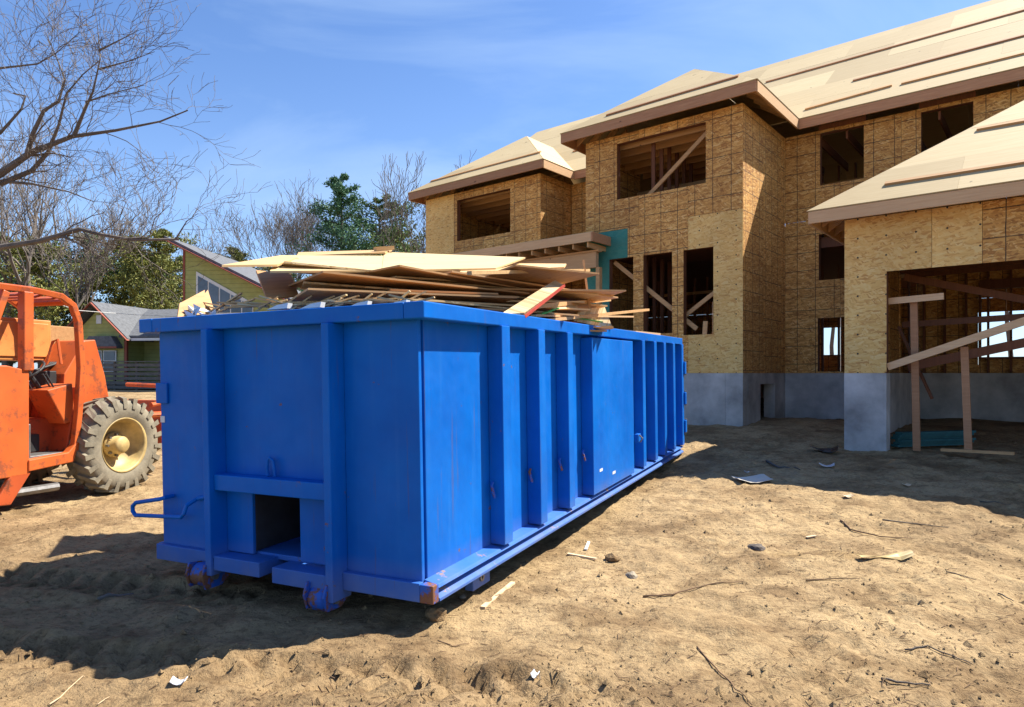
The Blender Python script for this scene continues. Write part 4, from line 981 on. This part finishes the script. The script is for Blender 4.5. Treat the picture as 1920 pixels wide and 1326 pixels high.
bp("window_hood", MB().prism([(-.9, -.02, 2.4), (-.55, -.02, 2.85), (.75, -.02, 2.85), (1.1, -.02, 2.3), (1.1, -.02, 2.2), (-.9, -.02, 2.2)], (0, -.45, 0)), 'shingle'); bp("hood_trim", MB().box(-.9, 1.1, -.5, -.472, 2.2, 2.3), 'redtrim')
bp("attic_vent", MB().box(-.45, -.15, -.06, -.01, 3.55, 4.0), 'white')
dr = bp("door", MB().box(2.9, 4.1, 1.5, 1.58, .3, 2.4), 'white'); bp("pane", MB().box(3.0, 4.0, 1.47, 1.498, .4, 2.3), 'glass', dr)
for x in (1.25, 4.6): bp("porch_post", MB().box(x, x + .14, -.1, .04, 0, 2.6), 'redtrim')
bp("lantern", MB().lathe([(0, 1.15), (.16, 1.1), (.18, .6), (0, .55)], Matrix.Translation((2.5, 1.35, 0)), 10), 'redtrim'); bp("vent_pipe", MB().tube([(3.6, 1.5, 3.3), (3.6, 1.5, 4.3)], .09, 8), 'white')
dk = empty("deck", parent=bung)
for k in range(6): bp("rail_slat", MB().box(-1.0, 6.5, -2.62, -2.58, .1 + k * .22, .25 + k * .22), 'deckwood', dk)
for k in range(7): bp("rail_post", MB().box(-1.0 + k * 1.2, -.9 + k * 1.2, -2.575, -2.48, -.2, 1.45), 'deckwood', dk)
bp("deck_floor", MB().box(-1, 6.5, -2.47, -.03, .2, .3), 'deckwood', dk); bp("rail_cap", MB().box(-1.0, 6.5, -2.66, -2.46, 1.42, 1.47), 'deckwood', dk)
# second green house with the slanted roof
h2 = empty("green_house", ((345 - 960) / 1250 * 33, 33, .75), R(-4), label="green house with steep grey shed roof and tall slanted window", cat="house")
zt = 7.3
bp("wall", MB().prism([(0, 0, 0), (7.5, 0, 0), (7.5, 0, 3.2), (.0, 0, zt - .25)], (0, 7, 0)), 'siding', h2)
bp("roof", MB().prism([(-.6, -.7, zt + .1), (8.2, -.7, 3.05), (8.2, -.7, 3.2), (-.6, -.7, zt + .25)], (0, 8.4, 0)), 'shingle', h2)
bp("fascia", MB().beam((-.62, -.72, zt + .08), (8.2, -.72, 3.02), .05, .3, (0, 1, 0)), 'redtrim', h2); bp("corner_trim", MB().box(-.04, .06, -.03, .02, 0, zt - .1), 'redtrim', h2)
sl_ = -(zt - 3.2) / 7.5
fw = bp("window", MB().prism([(.65, -.05, 1.0), (3.55, -.05, 1.0), (3.55, -.05, 4.3), (.65, -.05, 5.9)], (0, .045, 0)), 'white', h2)
for k in range(5):
    x0, x1 = .75 + k * .565, 1.24 + k * .565; t0, t1 = 5.72 - (x0 - .65) * .552, 5.72 - (x1 - .65) * .552
    if t1 > 3.95: bp("pane", MB().prism([(x0, -.075, 3.85), (x1, -.075, 3.85), (x1, -.075, t1), (x0, -.075, t0)], (0, .024, 0)), 'glass', fw)
    bp("pane", MB().prism([(x0, -.075, 2.6), (x1, -.075, 2.6), (x1, -.075, 3.7), (x0, -.075, 3.7)], (0, .024, 0)), 'glass', fw)
wire = MB().tube([px(20, 540, 20), px(145, 582, 28), px(250, 590, 33), px(332, 594, 35)], .012, 5).build("overhead_wire", M['white'], None, label="pale service wire running to the bungalow roof", cat="wire")

# ------------------------------------------------------------------ trees
def grow(mb, p, d, L_, r, depth, rr, up=.12, spread=.75, sides=5, tw=.0045, skip=.3):
    n = 5 if depth > 1 else 4
    pts = [p]; rs = [r]; dd = d.normalized(); q = p
    for i in range(n):
        dd = (dd + Vector((rr.gauss(0, .25), rr.gauss(0, .25), rr.gauss(0, .18) + up * .3))).normalized()
        q = q + dd * (L_ / n); pts.append(q); rs.append(max(tw, r * (1 - .5 * (i + 1) / n)))
    mb.tube(pts, rs, sides if r > .03 else 3, False)
    if depth <= 0: return
    for i in range(1, n + 1):
        for _ in range(1 if i < n else 2):
            if i < n and rr.random() < skip: continue
            ax = dd.orthogonal().normalized(); ax.rotate(Matrix.Rotation(rr.uniform(0, 6.28), 3, dd))
            nd = (pts[i] - pts[i - 1]).normalized() * (1 - spread * .55) + ax * spread * rr.uniform(.5, 1.0) + Vector((0, 0, up))
            grow(mb, pts[i], nd, L_ * rr.uniform(.55, .8), max(tw, rs[i] * rr.uniform(.5, .72)), depth - 1, rr, up, spread, sides, tw, skip)
def bare_tree(u, Yd, h, r, seed, lab, depth=5, mat='bark', up=.18, spread=.6, name="bare_tree", tw=.011):
    rr = random.Random(seed); x = (u - 960) / 1250 * Yd; z0 = float(base_h(x, Yd)) - .1
    t = empty(name, (x, Yd, z0), 0, label=lab, cat="tree", group="bare trees")
    tm = MB(); pts = [Vector((0, 0, 0))]; rs = [r * 1.25]
    for i in range(4):
        pts.append(Vector((pts[-1].x + rr.gauss(0, .08) * h * .1, pts[-1].y + rr.gauss(0, .05) * h * .1, h * .11 * (i + 1)))); rs.append(r * (1 - .09 * (i + 1)))
    tm.tube(pts, rs, 8, False).build("trunk", M[mat], t, smooth=True)
    c = MB(); 
    for k in range(4):
        a = rr.uniform(0, 6.28) + k * 1.6
        grow(c, pts[-1] if k < 3 else pts[-2], Vector((math.cos(a) * spread * .8, math.sin(a) * spread * .8, .9)), h * .30, r * .55, depth, rr, up, spread, 5, tw, .52)
    c.build("crown", M[mat], t)
    return t
bt = [(15, 46, 15, .22, "bare tree at the far left edge behind the telehandler cab"), (55, 44, 17, .26, "tall bare tree with grey trunk left of the bungalow, left of a close pair"), (78, 48, 17, .22, "tall bare tree with grey trunk left of the bungalow, right of a close pair"),
      (140, 41, 10, .16, "leaning pale bare tree in front of the pines by the bungalow gable"), (275, 52, 12, .14, "thin bare tree rising behind the bungalow roof"), (540, 58, 15, .16, "bare tree with fan of thin branches left of the white pine"), (568, 62, 15, .15, "bare tree close against the white pine"), (795, 50, 14.5, .17, "bare tree beside the new house's far corner")]
for k, (u, Yd, h, r, lb) in enumerate(bt): bare_tree(u, Yd, h, r, 40 + k, lb, 3 if k < 3 else 4, 'bark' if k < 5 else 'bark_dark', .34, .46, tw=.014)
# big oak whose limbs reach in from the left: explicit limbs, then grown twigs
rr = random.Random(99); YT = 12.5
oak = empty("oak_tree", ((-330 - 960) / 1250 * YT, YT + .5, -.05), 0, label="large bare oak whose long limbs reach in from the left edge", cat="tree", group="bare trees")
ob = Vector(oak.location)
tr = MB().tube([Vector((0, 0, 0)), Vector((.1, 0, 1.5)), Vector((.2, -.1, 3)), Vector((.1, -.2, 4.6)), Vector((0, 0, 7.5))], [.42, .34, .31, .27, .12], 12, False).build("trunk", M['bark'], oak, smooth=True)
limbs = [([(-300, 560), (-140, 490), (0, 464), (75, 452), (150, 430), (190, 440), (250, 450), (335, 449)], .085, .022),
  ([(-310, 470), (-120, 390), (0, 326), (60, 285), (135, 256), (215, 245), (300, 228), (352, 207)], .11, .012),
  ([(0, 345), (60, 320), (90, 285), (110, 235), (125, 175), (155, 140), (185, 115)], .055, .008), ([(50, 292), (62, 250), (82, 208), (110, 190), (122, 150), (105, 105), (85, 60)], .05, .008),
  ([(140, 252), (155, 215), (175, 170), (188, 110), (183, 50)], .04, .007), ([(-250, 330), (-80, 270), (0, 250), (40, 205), (48, 180), (25, 175)], .05, .010), ([(-250, 240), (-90, 150), (0, 128), (70, 120), (105, 100), (150, 60)], .04, .006),
  ([(160, 192), (200, 178), (250, 165), (270, 160)], .018, .005), ([(185, 95), (225, 75), (260, 57)], .02, .005), ([(185, 130), (240, 115), (290, 97)], .02, .005),
  ([(0, 340), (60, 345), (130, 360), (175, 378)], .035, .008), ([(110, 440), (160, 462), (190, 482)], .03, .008), ([(225, 448), (280, 445), (290, 410), (318, 385)], .02, .005), ([(330, 448), (350, 415), (372, 400)], .018, .004)]
lm = MB()
for pts, r0, r1 in limbs:
    P = []; 
    for i, (u, v) in enumerate(pts): P.append(px(u, v, YT + .25 * math.sin(u * .013 + v * .02)) - ob)
    n = len(P); rs = [1.0 * (r1 + (r0 - r1) * (1 - i / (n - 1)) ** 1.5) for i in range(n)]
    lm.tube(P, rs, 7, False)
    for i in range(1, n):
        if pts[i][0] < -60: continue
        for _ in range(2):
            t = rr.random(); q = P[i - 1].lerp(P[i], t); dd = (P[i] - P[i - 1]).normalized()
            ax = dd.orthogonal().normalized(); ax.rotate(Matrix.Rotation(rr.uniform(0, 6.28), 3, dd))
            grow(lm, q, dd * .6 + ax * .7 + Vector((0, 0, .25)), rr.uniform(.5, 1.05), max(.006, rs[i] * .42), 2, rr, .12, .65, 4, .0035, .5)
lm.build("limbs", M['bark'], oak)
def pine(u, Yd, h, rad, seed, lab, mat, shape='cone', z_low=.25, n=11000, leaf=.26):
    rr = random.Random(seed); x = (u - 960) / 1250 * Yd
    t = empty("pine_tree", (x, Yd, float(base_h(x, Yd)) - .1), 0, label=lab, cat="tree", group="pine trees")
    MB().tube([(0, 0, 0), (.1, 0, h * .4), (0, .1, h * .75), (0, 0, h * .97)], [h * .018, h * .014, h * .008, .02], 7, False).build("trunk", M['bark_dark'], t, smooth=True)
    br = MB(); lf = MB(); nb = 60
    for b in range(nb):
        f = (b + rr.random()) / nb; z = h * (z_low + (1 - z_low) * f)
        if shape == 'cone': R_ = rad * (1 - f) ** .75 * rr.uniform(.55, 1.1) + .25
        else: R_ = rad * math.sqrt(max(.03, 1 - (2 * f - .95) ** 2)) * rr.uniform(.6, 1.1)
        a = rr.uniform(0, 6.28); tip = Vector((math.cos(a) * R_, math.sin(a) * R_, z + R_ * rr.uniform(.05, .4))); root = Vector((0, 0, z - .1 * R_))
        mid = root.lerp(tip, .5) + Vector((0, 0, -.06 * R_)); br.tube([root, mid, tip], [.05, .035, .012], 4, False)
        for _ in range(n // nb):
            s = rr.random() ** .65; c = root.lerp(tip, s) + Vector((rr.gauss(0, .17), rr.gauss(0, .17), rr.gauss(.05, .12))) * (R_ * .75 * (.5 + .5 * s) + .15)
            d1 = Vector((rr.gauss(0, 1), rr.gauss(0, 1), rr.gauss(.5, .8))).normalized(); d2 = d1.orthogonal().normalized(); d2.rotate(Matrix.Rotation(rr.uniform(0, 6.28), 3, d1))
            l = leaf * rr.uniform(.5, 1.2); w = l * .2
            lf.add([c - d2 * w, c + d2 * w, c + d1 * l], [(0, 1, 2)])
            d3 = d1.cross(d2); lf.add([c - d3 * w, c + d3 * w, c + d1 * l * .9 + d2 * l * .4], [(0, 1, 2)])
    br.build("branches", M['bark_dark'], t); lf.build("crown", M[mat], t)
pl = [(640, 52, 16.3, 5.2, 'pine_blue', 'cone', .25, "tall blue-green white pine in the middle of the tree line"), (712, 54, 15.0, 4.4, 'pine', 'round', .35, "round-topped dark pine right of the white pine"), (752, 60, 13.8, 3.8, 'pine_olive', 'round', .3, "lower olive pine behind the scrap heap near the new house"),
      (438, 62, 12.4, 3.0, 'pine_olive', 'round', .3, "low pine just above the slanted grey roof"), (530, 66, 11.8, 3.4, 'pine_olive', 'round', .25, "low olive pine below the fan-shaped bare tree"), (590, 60, 10.8, 3.0, 'pine', 'round', .25, "low dark pine at the white pine's left foot"), (680, 50, 9.5, 3.6, 'pine', 'round', .2, "dark pine filling the gap below the white pine"),
      (18, 50, 10.8, 4.2, 'pine', 'round', .15, "dark pine at the left edge above the telehandler roof"), (90, 46, 9.8, 4.0, 'pine_olive', 'round', .15, "olive pine left of the bungalow roof"), (165, 50, 11.0, 4.0, 'pine', 'round', .15, "dark pine above the bungalow gable"), (232, 50, 11.0, 3.4, 'pine_olive', 'round', .15, "olive pine above the bungalow roof"), (300, 48, 11.2, 3.2, 'pine_olive', 'round', .12, "yellowish pine against the slanted-roof house"), (330, 55, 10.3, 3.0, 'pine', 'round', .15, "dark pine tucked behind the yellowish one"), (480, 64, 9.2, 3.2, 'pine', 'round', .2, "small dark pine behind the slanted roof's low end"),
      (820, 70, 9.0, 3.4, 'pine', 'round', .2, "dark pine half hidden by the new house's far wall")]
for k, (u, Yd, h, rad, mt, shp, zl, lb) in enumerate(pl): pine(u, Yd, h, rad, 70 + k, lb, mt, shp, zl)
for k, (u, Yd) in enumerate(((1560, 42), (1640, 46), (1900, 40), (1790, 44), (1480, 50))):
    bare_tree(u, Yd, 12, .15, 140 + k, "bare tree behind the unfinished house, %s counted from the left" % ("second third fifth fourth first".split()[k]), 4, 'bark_dark', tw=.015)
